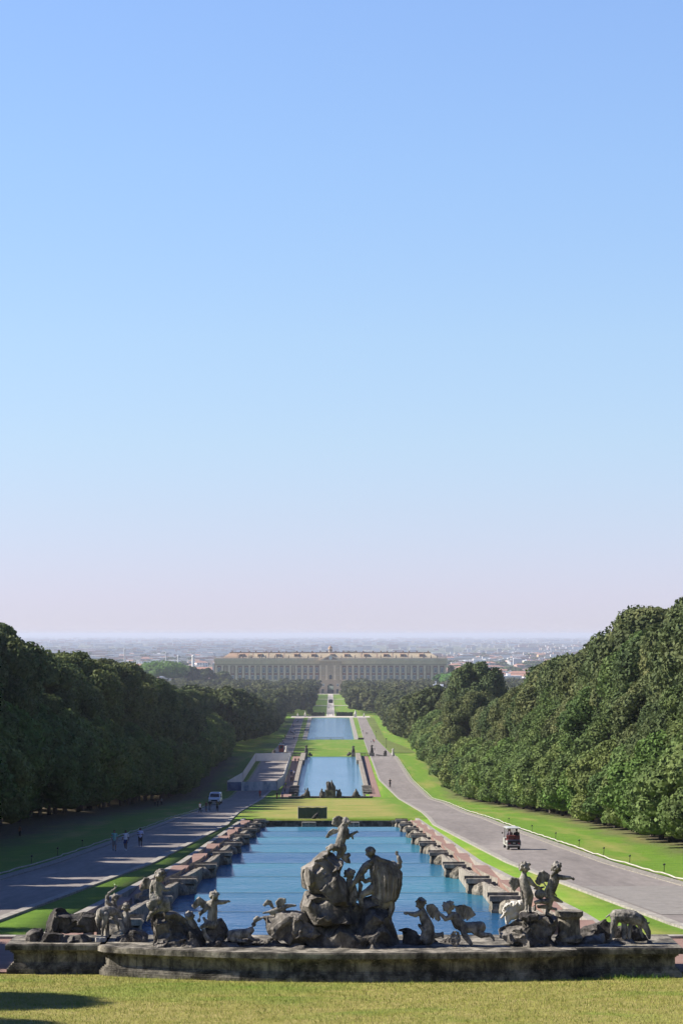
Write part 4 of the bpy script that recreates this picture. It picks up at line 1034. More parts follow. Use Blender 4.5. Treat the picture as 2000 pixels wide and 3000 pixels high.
rock('small tilted rock against the foot of the central pile', VD, [(1430, 880), (1568, 830), (1680, 850), (1770, 1010), (1600, 1020), (1500, 970)], -320, 0, seed=8)
rock('low dark rock ledge between lamb and pale ledge', VD, [(560, 830), (700, 790), (900, 800), (1060, 810), (1130, 840), (900, 900), (700, 890)], 0, 260, 'darkrock', seed=9)

# cupid on the summit
b = MB(); v = VA
chain(b, v, [(700, 205, 0, 50), (685, 300, 0, 58), (658, 390, 0, 58), (648, 455, 0, 62)]); b.ball(v(690, 455, -20), 50 * v.u, n=10); b.ball(v(620, 450, -20), 48 * v.u, n=10)
chain(b, v, [(612, 460, -10, 46), (560, 452, -30, 34), (520, 478, -20, 28), (490, 505, -10, 20)])
chain(b, v, [(685, 480, -10, 50), (655, 540, -10, 40), (622, 600, 0, 26)])
chain(b, v, [(738, 240, 0, 34), (752, 330, 0, 25), (800, 295, 0, 21), (850, 265, 0, 17)]); hand(b, v, 868, 260, 0, 17, -10)
chain(b, v, [(810, 310, 0, 14), (822, 345, 0, 11)])
chain(b, v, [(655, 215, 0, 32), (690, 165, -20, 24), (765, 128, -20, 28)])
head(b, v, 722, 118, 10, 56, (.7, .2, .5), True, 1)
dr = MB(); chain(dr, v, [(680, 545, 10, 26), (720, 590, 10, 40), (765, 560, 10, 26)]); chain(dr, v, [(700, 590, 10, 34), (750, 630, 10, 34), (778, 655, 10, 16)]); chain(dr, v, [(480, 470, 0, 18), (540, 440, 0, 26), (570, 500, 0, 18)])
statue('cupid_statue', 'winged stone cupid pointing from the summit of the central rock pile', 'statue', v, b,
       [wing(v, [(560, 150), (575, 85), (625, 58), (672, 75)], [(606, 185), (625, 200), (650, 200), (680, 190)], 20, 7, 18, 1), wing(v, [(625, 240), (560, 228), (510, 262), (475, 325)], [(600, 285), (565, 300), (530, 315), (500, 335)], 40, 7, 13, 2)], [('drapery', dr)], seed=1)

# cloaked man
b = MB()
head(b, v, 1050, 520, 0, 82, (-.75, .3, .45), False, 2)
chain(b, v, [(1085, 590, 20, 42), (1120, 650, 20, 62), (1160, 760, 20, 110), (1180, 900, 20, 115), (1190, 1050, 20, 110), (1180, 1200, 30, 110)])
chain(b, v, [(1040, 680, -10, 52), (985, 710, -20, 48), (920, 800, -30, 40), (855, 905, -30, 32), (815, 950, -20, 24)]); hand(b, v, 800, 965, -20, 24, 120)
chain(b, v, [(1340, 700, 10, 60), (1420, 705, 10, 42), (1438, 650, 0, 30), (1418, 590, 0, 24)]); hand(b, v, 1402, 552, 0, 22, -100)
chain(b, v, [(1120, 980, -10, 70), (1010, 1040, -30, 46), (950, 1075, -30, 40), (925, 1140, -20, 32), (940, 1215, -20, 34)])
chain(b, v, [(1250, 1050, 0, 90), (1320, 1150, 0, 50), (1335, 1260, 0, 36), (1310, 1350, 0, 26)])
cl = MB(); q = random.Random(3)
for i in range(15):     # long folds from the shoulders to the hem
    t = i / 14; x0 = 1075 + t * 300; y0 = 610 + 75 * t + 30 * sin(t * 3); xm = 1085 + t * 360 + 12 * sin(i * 2.1); ym = 850; x2 = 1110 + t * 290 + q.uniform(-8, 8); y2 = 1150 + 40 * sin(t * 3.14) - 40 * t
    d = -70 - 50 * sin(t * pi); r = 17 + 5 * (i % 2)
    chain(cl, v, [(x0, y0, d + 40 + (i % 2) * 14, r), (xm, ym, d + (i % 2) * 40, r - 2), (xm * .5 + x2 * .5 + 6, 1000, d + (i % 2) * 40, r - 3), (x2, y2, d + 30, r * .6)])
chain(cl, v, [(1080, 600, -20, 24), (1130, 590, -60, 30), (1190, 620, -60, 26), (1300, 660, -30, 30), (1390, 730, 0, 34), (1445, 800, 0, 26), (1440, 950, 0, 26), (1395, 1100, 0, 30), (1375, 1165, 0, 14)])
chain(cl, v, [(1030, 660, -50, 14), (1080, 625, -75, 22), (1110, 660, -90, 18), (1095, 740, -100, 13), (1075, 800, -100, 10)]); chain(cl, v, [(1120, 620, -80, 16), (1140, 700, -100, 14), (1110, 800, -100, 10)])
chain(cl, v, [(985, 765, -40, 24), (935, 860, -40, 36), (985, 905, -30, 26), (1040, 880, -40, 30)]); chain(cl, v, [(900, 890, -30, 16), (925, 960, -30, 26), (905, 1060, -30, 22), (880, 1160, -30, 8)])
chain(cl, v, [(1080, 1110, -60, 18), (1160, 1150, -80, 16)])
statue('cloaked_man_statue', 'stone man in a long pleated cloak seen from behind with one hand raised', 'statue', v, b, (), [('cloak', cl)], seed=2)
for c_ in bpy.data.objects:
    if c_.name == 'cloak': c_.data.materials[0] = M['rock']
b = MB(); head(b, v, 782, 822, 40, 82, (.55, .35, .5), True, 5)
chain(b, v, [(770, 895, 40, 34), (800, 950, 40, 50), (825, 1050, 50, 55), (815, 1160, 60, 52)]); chain(b, v, [(770, 930, 30, 26), (765, 1000, 20, 22), (800, 1060, 10, 18)])
dr = MB(); chain(dr, v, [(790, 1000, 0, 18), (800, 1100, 0, 22), (785, 1200, 0, 18)]); chain(dr, v, [(850, 1000, 0, 18), (860, 1100, 0, 24), (830, 1200, 0, 18)]); chain(dr, v, [(760, 1205, 10, 12), (860, 1210, 10, 14)])
statue('kneeling_woman_statue', 'kneeling stone woman half hidden below the arm of the cloaked man', 'statue', v, b, (), [('drapery', dr)], seed=4)

# right of centre: two winged boys among dark rocks
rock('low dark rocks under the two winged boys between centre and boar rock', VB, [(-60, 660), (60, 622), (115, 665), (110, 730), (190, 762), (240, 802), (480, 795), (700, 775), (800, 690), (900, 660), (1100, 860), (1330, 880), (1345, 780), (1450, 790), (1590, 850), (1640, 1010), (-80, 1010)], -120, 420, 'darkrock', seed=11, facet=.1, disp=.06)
rock('small pale stone on the cornice below the wreath', VB, [(785, 1005), (800, 950), (860, 930), (1000, 940), (1070, 965), (1090, 1005)], -240, -60, seed=12, disp=.02, facet=.03)
b = MB(); v = VB
head(b, v, 320, 245, 0, 92, (-.8, .3, -.35), True, 7)
chain(b, v, [(350, 330, 0, 34), (352, 400, 0, 60), (395, 510, 0, 74), (440, 620, 0, 84), (440, 710, 0, 88), (440, 790, 0, 88)]); b.ball(v(370, 480, -20), 62 * v.u, n=10)
chain(b, v, [(335, 370, -30, 40), (240, 412, -50, 38), (155, 398, -50, 26)]); hand(b, v, 118, 385, -50, 27, 180, .3, .8)
chain(b, v, [(390, 660, -40, 46), (350, 780, -30, 40)]); chain(b, v, [(500, 740, 20, 46), (580, 735, 20, 34), (640, 722, 20, 28)]); chain(b, v, [(655, 700, 20, 20), (662, 765, 20, 16)])
dr = MB(); chain(dr, v, [(300, 570, -60, 22), (350, 640, -70, 26), (400, 700, -70, 18)]); chain(dr, v, [(440, 570, -90, 12), (400, 650, -90, 16), (370, 780, -70, 20)])
statue('winged_boy_statue', 'winged stone boy kneeling and stretching one arm toward the cloaked man', 'statue', v, b, [wing(v, [(425, 290), (500, 268), (570, 330), (608, 490)], [(420, 380), (460, 450), (520, 490), (585, 520)], 20, 8, 22, 3)], [('drapery', dr)], group='winged boy statues', seed=6)
b = MB()
head(b, v, 745, 300, -30, 100, (-.12, .22, -1), True, 8)
chain(b, v, [(770, 400, -10, 38), (840, 450, 0, 70), (900, 560, 0, 80), (1000, 620, 10, 78), (1130, 610, 10, 76), (1230, 612, 10, 84)])
chain(b, v, [(830, 430, -30, 44), (700, 475, -60, 36), (630, 410, -70, 24)]); hand(b, v, 607, 388, -70, 22, 240, .3, .8)
chain(b, v, [(950, 620, -50, 40), (1000, 740, -80, 44), (1085, 850, -90, 28)]); hand(b, v, 1092, 885, -90, 24, 70)
chain(b, v, [(1160, 660, -20, 62), (1260, 725, -40, 46), (1385, 722, -50, 26), (1425, 760, -50, 20), (1440, 810, -50, 12)])
wr = MB()
for i in range(7):
    a = i * 2 * pi / 7; c = v(845, 765, -150) + Vector((cos(a) * 34 * v.u, 0, sin(a) * 62 * v.u))
    wr.tube([c + Vector((cos(t) * 42 * v.u, sin(t * 2 + a) * 16 * v.u, sin(t) * 56 * v.u)) for t in [k * pi / 5 for k in range(11)]], 11 * v.u, 6, caps=False)
statue('winged_boy_statue', 'winged stone boy lying forward on the rocks beside an openwork wreath', 'statue', v, b, [wing(v, [(865, 300), (980, 285), (1075, 325), (1140, 415)], [(900, 420), (960, 490), (1040, 500), (1085, 460)], 10, 9, 24, 4)], [('wreath', wr)], group='winged boy statues', seed=7)

# boar rock with two boys standing
rk = [(0, 1390), (60, 1345), (170, 1300), (330, 1195), (400, 1185), (600, 1235), (740, 1110), (1000, 1105), (1140, 1155), (1150, 1280), (1090, 1450), (1005, 1560), (1060, 1650), (1140, 1750), (1140, 1860), (430, 1850), (400, 1710), (150, 1590), (0, 1560)]
rock('big rounded grey rock carrying the two standing winged boys', VC, rk, -260, 420, seed=14, facet=.09, disp=.05, ds=.7, lumps=[(420, 1330, -190, 130, 1.6, .6), (380, 1500, -250, 110, 2.0, .5), (500, 1660, -260, 120, 2.0, .55), (900, 1350, -150, 180, .9, 1.5)])
rock('squared stone block under the feet of the standing winged boys', VC, [(388, 1065), (420, 1045), (700, 1050), (755, 1075), (745, 1190), (560, 1225), (388, 1190)], -220, 60, 'darkrock', seed=15, disp=.02, facet=.03)
b = MB(); v = VC; q = random.Random(9)
for (x, y, d, r) in [(220, 1040, 180, 130), (330, 990, 200, 130), (430, 960, 210, 110), (220, 1150, 170, 90), (300, 1120, 190, 110), (470, 900, 220, 60)]: b.ball(v(x, y, d), r * v.u, n=12)
chain(b, v, [(190, 1200, 160, 60), (170, 1290, 150, 32)]); chain(b, v, [(120, 1120, 120, 30), (60, 1180, 100, 22)])
for i in range(150):   # shaggy coat
    a = q.uniform(pi * .25, pi * 1.1); rr = q.uniform(120, 170); c = (300 + cos(a) * rr * 1.25, 1040 - sin(a) * rr, 180 - q.uniform(-60, 120))
    chain(b, v, [(c[0], c[1], c[2], 11), (c[0] + q.uniform(-26, 4), c[1] + q.uniform(14, 40), c[2] - 8, 6)])
statue('boar_statue', 'shaggy white marble boar crouching behind the standing winged boys', 'statue', v, b, mat='white_rock', seed=9)
b = MB()
head(b, v, 495, 205, 0, 118, (.85, .15, .25), True, 10)
chain(b, v, [(480, 320, 0, 44), (478, 410, 0, 72), (500, 520, 0, 80), (540, 640, 0, 80), (570, 710, 0, 80)])
for s_, x0 in ((0, 540), (1, 615)): chain(b, v, [(x0, 740, -20 + s_ * 40, 52), (x0 - 6, 850, -20 + s_ * 40, 40), (x0 - 12, 950, -10 + s_ * 40, 28), (x0 - 18, 1030, -10 + s_ * 40, 28), (x0 - 5, 1050, -40 + s_ * 40, 24)])
chain(b, v, [(570, 430, -20, 46), (650, 520, -40, 38), (715, 570, -40, 26)]); hand(b, v, 738, 575, -40, 24, 10)
chain(b, v, [(420, 430, 10, 36), (435, 560, 10, 30), (445, 680, 10, 24)])
dr = MB(); chain(dr, v, [(430, 640, 0, 20), (450, 760, 0, 26), (470, 860, 0, 18)]); chain(dr, v, [(430, 800, 0, 12), (480, 800, 0, 14)])
statue('winged_boy_statue', 'curly-haired winged stone boy standing upright on the boar rock', 'statue', v, b, [wing(v, [(420, 440), (320, 425), (255, 410), (215, 490)], [(400, 570), (350, 600), (305, 690), (240, 590)], 30, 9, 26, 5)], [('drapery', dr)], group='winged boy statues', seed=11)
b = MB()
head(b, v, 1100, 215, 0, 115, (.8, .3, .2), True, 12)
chain(b, v, [(1075, 320, 0, 50), (1065, 390, 0, 78), (1055, 500, 0, 84), (1020, 600, 0, 82), (985, 700, 0, 76)]); b.ball(v(1100, 470, -10), 60 * v.u, n=10)
chain(b, v, [(1110, 385, -20, 50), (1250, 402, -30, 42), (1360, 400, -30, 28)]); hand(b, v, 1400, 415, -30, 26, 30)
chain(b, v, [(985, 760, 0, 80), (965, 900, 0, 60), (950, 1000, 0, 44), (920, 1085, 0, 32), (980, 1110, -20, 26)])
chain(b, v, [(930, 860, -30, 56), (800, 848, -60, 44), (705, 868, -60, 34), (685, 950, -60, 28), (685, 1010, -60, 26)])
chain(b, v, [(1060, 800, 20, 46), (1150, 840, 20, 34), (1215, 872, 20, 20)])
dr = MB(); chain(dr, v, [(1080, 280, -50, 22), (1010, 340, -60, 28), (970, 460, -60, 24), (950, 540, -60, 28), (890, 650, -60, 26), (900, 740, -50, 40)]); chain(dr, v, [(960, 560, -70, 18), (1050, 680, -70, 16), (1100, 745, -50, 12)])
chain(dr, v, [(850, 490, -10, 12), (900, 560, -20, 14)]); dr.ball(v(790, 720, 60), 105 * v.u, n=12); chain(dr, v, [(680, 615, 20, 16), (760, 610, 20, 22), (865, 585, 20, 18)]); chain(dr, v, [(760, 960, 10, 30), (880, 960, 10, 36), (1100, 1010, 10, 24)])
statue('winged_boy_statue', 'winged stone boy striding on the boar rock and pointing sideways', 'statue', v, b, [wing(v, [(960, 360), (850, 285), (790, 320), (720, 470)], [(945, 490), (860, 500), (790, 545), (735, 530)], 30, 9, 26, 6)], [('drapery', dr)], group='winged boy statues', seed=13)
b = MB(); b.ball(v(1250, 1515, 100), 78 * v.u, n=14)
for i in range(9): 
    a = pi * i / 9; b.tube([v(1250, 1515, 100) + Vector((cos(t) * cos(a), cos(t) * sin(a), sin(t))) * 82 * v.u for t in [k * pi / 8 for k in range(17)]], 9 * v.u, 6, caps=False)
statue('ribbed_ball', 'small ribbed stone ball beside the water right of the boar rock', 'ornament', v, b, mat='block', seed=3)
rock('low grey rock ledge behind the ribbed ball', VC, [(1080, 1640), (1200, 1600), (1380, 1620), (1480, 1680), (1560, 1860), (1120, 1860)], 60, 400, seed=17)
b = MB(); b.lathe(VC(1370, 1640, 260), [(.42, 0), (.45, .1), (.36, .2), (.34, .7), (.45, .8), (.45, .95)], 12)
o = b.build('stone_drum', M['block']); tag(o, 'short pale stone drum between the ribbed ball and the bull rock', 'stone drum')

# far right: animal grazing on its rock
v = VG
rock('grey rock behind the grazing bull at the end of the plinth', v, [(888, 1075), (888, 965), (940, 910), (1060, 862), (1110, 832), (1150, 860), (1250, 880), (1380, 880), (1440, 960), (1500, 1075)], 60, 190, 'darkrock', seed=18, facet=.08)
rock('flat rounded rock under the grazing bull', v, [(1065, 1075), (1085, 1010), (1135, 990), (1300, 988), (1345, 1030), (1440, 1008), (1500, 1055), (1520, 1075)], -80, 80, seed=19)
rock('boulder with a sunlit top beside the bull rock', v, [(893, 1075), (900, 1000), (960, 965), (1090, 960), (1100, 1010), (1070, 1075)], -60, 70, seed=20)
b = MB(); chain(b, v, [(1185, 818, 0, 44), (1240, 820, 0, 50), (1310, 830, 0, 50), (1360, 850, 0, 42), (1392, 868, 0, 30), (1412, 905, 0, 22), (1432, 945, 0, 20), (1440, 988, 0, 11)])
b.ball(v(1185, 830, 0), 40 * v.u, n=10); chain(b, v, [(1415, 880, -14, 9), (1435, 870, -22, 6)]); chain(b, v, [(1405, 890, 14, 8), (1395, 880, 22, 5)])
chain(b, v, [(1172, 840, -14, 26), (1160, 890, -16, 18), (1153, 930, -10, 13), (1150, 975, -12, 11), (1143, 988, -16, 11)]); chain(b, v, [(1190, 850, 16, 24), (1180, 900, 14, 14), (1170, 940, 14, 10), (1168, 985, 12, 9)])
chain(b, v, [(1250, 850, 10, 22), (1250, 985, 10, 19)]); chain(b, v, [(1305, 850, -14, 20), (1290, 905, -16, 15), (1288, 945, -16, 12), (1285, 985, -16, 12)])
chain(b, v, [(1360, 870, 10, 20), (1375, 930, 10, 11), (1390, 985, 8, 8)]); chain(b, v, [(1158, 800, 0, 9), (1130, 815, 0, 6), (1108, 832, 0, 5)])
statue('bull_statue', 'stone bull with lowered head grazing at the sunlit end of the plinth', 'statue', v, b, seed=15)

# left end: long rocks darkened in colour for shade, standing dog, half-hidden boys and stag
v = VE
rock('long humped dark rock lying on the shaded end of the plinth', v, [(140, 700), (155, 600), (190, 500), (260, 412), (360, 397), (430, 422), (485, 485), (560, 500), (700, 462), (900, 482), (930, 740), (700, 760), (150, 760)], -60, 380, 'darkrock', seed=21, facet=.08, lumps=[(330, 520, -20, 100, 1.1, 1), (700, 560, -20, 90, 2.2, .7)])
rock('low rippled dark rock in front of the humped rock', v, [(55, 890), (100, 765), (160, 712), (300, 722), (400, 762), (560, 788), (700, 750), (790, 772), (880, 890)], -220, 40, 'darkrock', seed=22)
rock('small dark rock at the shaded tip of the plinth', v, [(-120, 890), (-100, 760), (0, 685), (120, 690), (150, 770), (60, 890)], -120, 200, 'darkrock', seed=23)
b = MB(); chain(b, v, [(965, 455, -20, 62), (1050, 440, 30, 72), (1120, 450, 80, 62), (1185, 470, 110, 46), (1225, 495, 110, 40), (1285, 552, 100, 20)]); b.ball(v(950, 490, -30), 58 * v.u, n=10); b.ball(v(1030, 490, -40), 62 * v.u, n=10)
chain(b, v, [(925, 540, -30, 40), (928, 600, -40, 28), (935, 670, -20, 19), (938, 745, -30, 15)]); chain(b, v, [(1030, 540, -50, 46), (1010, 620, -60, 32), (995, 690, -50, 20), (985, 790, -60, 16)])
chain(b, v, [(1165, 540, 60, 34), (1190, 610, 60, 22), (1205, 670, 60, 17), (1215, 735, 60, 14)]); chain(b, v, [(1050, 560, 30, 26), (1055, 790, 30, 26)]); chain(b, v, [(958, 415, -70, 14), (955, 470, -92, 13), (960, 510, -92, 8)])
chain(b, v, [(1240, 470, 130, 14), (1215, 445, 130, 10)])
statue('dog_statue', 'stone hound standing rump forward on a white block near the shaded end', 'statue', v, b, seed=17)
b = MB(); b.box(-.17, .17, -.15, .2, 0, .15); me = remesh(b, .025, 1, .01, .1, 0, 2); me.materials.append(M['white_rock']); o = obj('support_block', me, None, v(968, 868, -50)); tag(o, 'small bright white block under the hind paw of the stone hound', 'stone block')
b = MB(); head(b, v, 1155, 265, 160, 66, (-.3, .1, .6), True, 20); chain(b, v, [(1140, 330, 160, 34), (1130, 400, 160, 50), (1140, 520, 160, 56)])
chain(b, v, [(1100, 350, 160, 26), (1040, 330, 150, 22), (1030, 300, 140, 20)])
statue('boy_statue', 'dark stone boy half hidden behind the standing hound', 'statue', v, b, seed=20)
b = MB(); chain(b, v, [(1060, 420, 220, 60), (1040, 330, 220, 36), (1035, 250, 210, 26), (1060, 200, 210, 20)]); chain(b, v, [(1060, 200, 210, 16), (1110, 165, 210, 12), (1155, 125, 210, 10), (1182, 88, 210, 7)]); chain(b, v, [(1155, 125, 210, 9), (1135, 66, 210, 6)]); chain(b, v, [(1090, 180, 210, 9), (1105, 140, 210, 5)])
statue('stag_statue', 'dark stone stag head with antlers rising above the standing hound', 'statue', v, b, seed=21)
b = MB(); head(b, v, 1322, 395, 60, 74, (.3, .2, .8), True, 22); chain(b, v, [(1322, 460, 60, 34), (1322, 530, 60, 52), (1330, 620, 60, 58), (1330, 720, 60, 60)]); chain(b, v, [(1355, 500, 60, 26), (1420, 490, 60, 20), (1470, 495, 60, 15)]); hand(b, v, 1482, 495, 60, 15, 0)
q2 = MB()
for i in range(5): chain(q2, v, [(1200 + i * 10, 560, 0, 8), (1240 + i * 12, 650, -5, 9), (1280 + i * 14, 740, -10, 8)])
statue('boy_statue', 'dark stone boy with a sheaf of reeds beside the standing hound', 'statue', v, b, (), [('reeds', q2)], seed=23)
rock('rounded brown rock between hound and seated winged boy', v, [(1145, 910), (1165, 810), (1250, 772), (1330, 725), (1400, 672), (1480, 682), (1568, 722), (1640, 770), (1660, 960), (1300, 950), (1200, 930)], -150, 200, seed=24)

# left of centre: big rock, seated boy, riding boy, lamb, birds
v = VF
rock('big cracked rock with sloping sides under the seated winged boy', v, [(200, 1240), (212, 1090), (290, 980), (400, 950), (540, 930), (640, 905), (740, 922), (840, 982), (960, 1062), (1100, 1142), (1200, 1250), (1290, 1400), (1355, 1525), (1330, 1665), (860, 1665), (400, 1665), (270, 1590), (230, 1400)], -260, 460, seed=25, facet=.13, disp=.06, ds=.7, lumps=[(330, 1130, -180, 120, .8, 1.0), (600, 1080, -220, 90, .9, .9), (520, 1350, -260, 120, 1.8, .6), (980, 1320, -200, 130, 1.3, .7), (700, 1500, -280, 100, 2.0, .5)])
rock('small rounded stone leaning on the big cracked rock', v, [(858, 1665), (880, 1565), (980, 1502), (1100, 1520), (1175, 1590), (1180, 1665)], -330, -120, seed=26, disp=.03, facet=.03)
b = MB(); head(b, v, 455, 232, 0, 132, (.6, .5, -.4), True, 30, 1.5)
chain(b, v, [(400, 330, 0, 48), (385, 380, 0, 72), (390, 460, 0, 78), (405, 560, 0, 76), (430, 650, 0, 80)]); chain(b, v, [(325, 350, 0, 40), (290, 460, -20, 30), (272, 560, -30, 20)]); hand(b, v, 268, 585, -30, 20, 90)
chain(b, v, [(465, 400, -20, 42), (535, 490, -50, 36), (600, 500, -60, 24)]); hand(b, v, 618, 500, -60, 22, -10)
chain(b, v, [(440, 680, -40, 70), (400, 860, -60, 62), (300, 940, -40, 46), (235, 1040, -20, 28), (215, 1085, -20, 22)])
dr = MB()
for i in range(5): chain(dr, v, [(265 + i * 28, 585 - i * 3, -50, 14), (285 + i * 26, 700, -85, 19), (260 + i * 34, 830, -80, 22), (300 + i * 26, 885, -60, 16)])
chain(dr, v, [(215, 760, -40, 26), (260, 730, -60, 24), (240, 800, -60, 36), (290, 860, -60, 34)])
st = MB(); st.ball(v(530, 765, 30), 118 * v.u, 1, 1, 1.15, n=12); chain(st, v, [(470, 840, 0, 70), (590, 850, 20, 60)])
statue('winged_boy_statue', 'curly winged stone boy seated with hanging drapery on the big cracked rock', 'statue', v, b, [wing(v, [(290, 380), (220, 290), (150, 295), (75, 480)], [(285, 500), (235, 490), (180, 490), (110, 530)], 40, 8, 26, 8)], [('drapery', dr), ('seat_rock', st)], group='winged boy statues', seed=31)
b = MB(); head(b, v, 1015, 1015, 60, 104, (-.2, .3, .9), True, 33, 1.3); chain(b, v, [(1040, 1100, 80, 60), (1080, 1200, 90, 80)])
statue('child_head_statue', 'curly stone child head peering over the big cracked rock', 'statue', v, b, seed=33)
v = VD
rock('dark hunched rock under the winged boy seen from behind', v, [(300, 800), (330, 650), (400, 620), (500, 520), (540, 500), (600, 570), (650, 690), (620, 800), (560, 830), (400, 830)], -60, 200, 'darkrock', seed=34, facet=.05)
b = MB(); head(b, v, 452, 205, 0, 74, (.5, .2, .8), True, 35)
chain(b, v, [(445, 260, 0, 34), (432, 310, 0, 54), (432, 400, 0, 58), (425, 490, 0, 62), (432, 570, 0, 66)]); b.ball(v(470, 575, -20), 46 * v.u, n=10)
chain(b, v, [(480, 290, 0, 34), (560, 292, 0, 28), (610, 285, 0, 22)]); hand(b, v, 628, 282, 0, 20, 0, .2, .9)
chain(b, v, [(385, 300, 10, 30), (320, 400, 20, 28), (265, 440, 20, 28), (245, 540, 20, 24)])
chain(b, v, [(440, 590, -40, 50), (345, 590, -50, 38), (282, 622, -50, 26), (300, 672, -50, 20)]); chain(b, v, [(310, 500, -20, 16), (350, 560, -40, 26), (400, 570, -40, 30)])
dr = MB(); chain(dr, v, [(450, 180, -55, 12), (440, 250, -60, 14), (415, 320, -60, 11)]); tl = MB(); chain(tl, v, [(322, 640, -70, 10), (338, 720, -60, 18), (380, 780, -60, 26), (440, 815, -60, 24)]); chain(tl, v, [(325, 645, -70, 9), (300, 700, -70, 14), (350, 780, -60, 18)])
statue('winged_boy_statue', 'winged stone boy seen from behind with one arm held straight out', 'statue', v, b, [wing(v, [(380, 310), (305, 282), (240, 235), (165, 340)], [(365, 380), (310, 378), (240, 350), (195, 380)], 30, 8, 20, 9)], [('braid', dr), ('fish_tail', tl)], group='winged boy statues', seed=36)
b = MB(); chain(b, v, [(685, 728, 0, 60), (780, 722, 0, 66), (880, 712, 0, 62), (945, 670, 0, 44), (985, 590, 0, 30), (1010, 530, 0, 32), (1030, 512, 0, 34), (1075, 512, 0, 20), (1110, 492, 0, 9)])
chain(b, v, [(690, 780, -30, 34), (780, 805, -40, 20), (880, 815, -40, 15)]); chain(b, v, [(930, 760, -20, 30), (1000, 800, -30, 16), (1060, 800, -30, 12)]); chain(b, v, [(640, 740, 0, 20), (640, 790, -10, 14), (700, 820, -20, 10)]); chain(b, v, [(1000, 520, -30, 14), (985, 560, -36, 9)])
q = random.Random(4)
for i in range(70): b.ball(v(q.uniform(640, 940), 730 + q.uniform(-62, 40), q.uniform(-60, 0)), 9 * v.u, n=6)
statue('lamb_statue', 'speckled stone lamb lying with its long neck raised left of the centre', 'statue', v, b, seed=37)
b = MB(); chain(b, v, [(1280, 400, 0, 34), (1345, 375, 0, 42), (1430, 345, 0, 28), (1500, 335, 0, 18), (1545, 335, 0, 15)]); chain(b, v, [(1260, 400, -10, 26), (1200, 418, -20, 18), (1110, 436, -20, 10)]); chain(b, v, [(1220, 440, 0, 22), (1300, 430, 0, 34), (1400, 410, 0, 24)])
statue('bird_statue', 'pair of stone birds with lifted wings perched on the overhanging rock', 'statue', v, b, [wing(v, [(1290, 290), (1335, 242), (1405, 248)], [(1310, 370), (1360, 385), (1415, 300)], -20, 7, 15, 10), wing(v, [(1250, 370), (1215, 280), (1165, 268), (1120, 330)], [(1230, 385), (1200, 345), (1170, 330), (1145, 345)], 10, 6, 14, 11)], seed=38)
# ------------------------------------------------------------------ middle distance
def GP(px, py, dz=0.05):
    """where the ground is met by the line of sight through a photo pixel"""
    t = (py - HZ) / F; lo, hi = 60.0, 2600.0
    for _ in range(60):
        m_ = (lo + hi) / 2
        if -(G(m_) + dz) / m_ > t: lo = m_
        else: hi = m_
    return Vector(((px - AX) * lo / F, lo, G(lo) + dz))
ZH = lambda x, y: (560 + x / 3.92, 2180 + y / 3.92)
ZI = lambda x, y: (820 + x / 3.92, 2160 + y / 3.92)
ZJ = lambda x, y: (780 + x / 3.92, 2020 + y / 3.92)

# hoarding round the closed part of the shaded road
M['hoard'] = noisy('hoarding_sheet', [(0.3, (0.42, 0.43, 0.44)), (0.7, (0.56, 0.56, 0.56))], 0.6)
M['banner'] = noisy('faded_banner_print', [(0.35, (0.10, 0.16, 0.24)), (0.5, (0.40, 0.44, 0.47)), (0.62, (0.52, 0.54, 0.55))], 0.55, stretch=(1, 1, .5))
M['banner_blue'] = noisy('blue_banner_print', [(0.4, (0.03, 0.07, 0.16)), (0.6, (0.10, 0.16, 0.28))], 0.5)
corner = [GP(666, 2318), GP(812, 2316), GP(831, 2299), GP(848, 2241), GP(851, 2229), GP(749, 2231), GP(712, 2290), GP(666, 2318) + Vector((0, .4, 0))]
e = empty('site_hoarding', corner[0], 'grey panel hoarding with faded banners closing off part of the shaded road', 'hoarding')
def fence_run(a, b, h, mat, nm, ribs=True, thick=.05):
    d = b - a; L = d.length; a = a - e.location; nrm = Vector((d.y, -d.x, 0)).normalized() * thick
    mb = MB(); n = max(2, int(L / (.6 if ribs else 4)))
    for i in range(n):
        p = a + d * (i / n); q_ = a + d * ((i + 1) / n - (.06 / n if ribs else 0.004)); o_ = nrm * (.5 if i % 2 and ribs else 0)
        vs = [p + o_, q_ + o_, q_ + o_ + nrm, p + o_ + nrm]; mb.add([v_ + Vector((0, 0, .08)) for v_ in vs] + [v_ + Vector((0, 0, h)) for v_ in vs], [(0, 3, 2, 1), (4, 5, 6, 7), (0, 1, 5, 4), (1, 2, 6, 5), (2, 3, 7, 6), (3, 0, 4, 7)])
    mb.build(nm, mat, e)
H_ = 1.85
dv = corner[1] - corner[0]
fence_run(corner[0], corner[0] + dv * .28, H_, M['banner_blue'], 'blue_banner', False); fence_run(corner[0] + dv * .285, corner[1], H_, M['banner'], 'printed_banner', False)
for a, b in ((1, 2), (2, 3), (3, 4)): fence_run(corner[a], corner[b], H_ + .25, M['hoard'], 'panel')
fence_run(corner[4], corner[5], H_ + .2, M['hoard'], 'panel', False)
for a, b in ((5, 6), (6, 7)): fence_run(corner[a], corner[b], H_ + .2, M['hoard'], 'panel')
for i in (0, 1, 2, 4, 5, 6):
    mb = MB(); p = corner[i] - e.location; mb.box(p.x - .06, p.x + .06, p.y - .12, p.y, 0 + p.z, H_ + .35 + p.z); mb.box(p.x - .3, p.x + .3, p.y - .5, p.y + .1, p.z, p.z + .2); mb.build('post', M['kerb'], e)

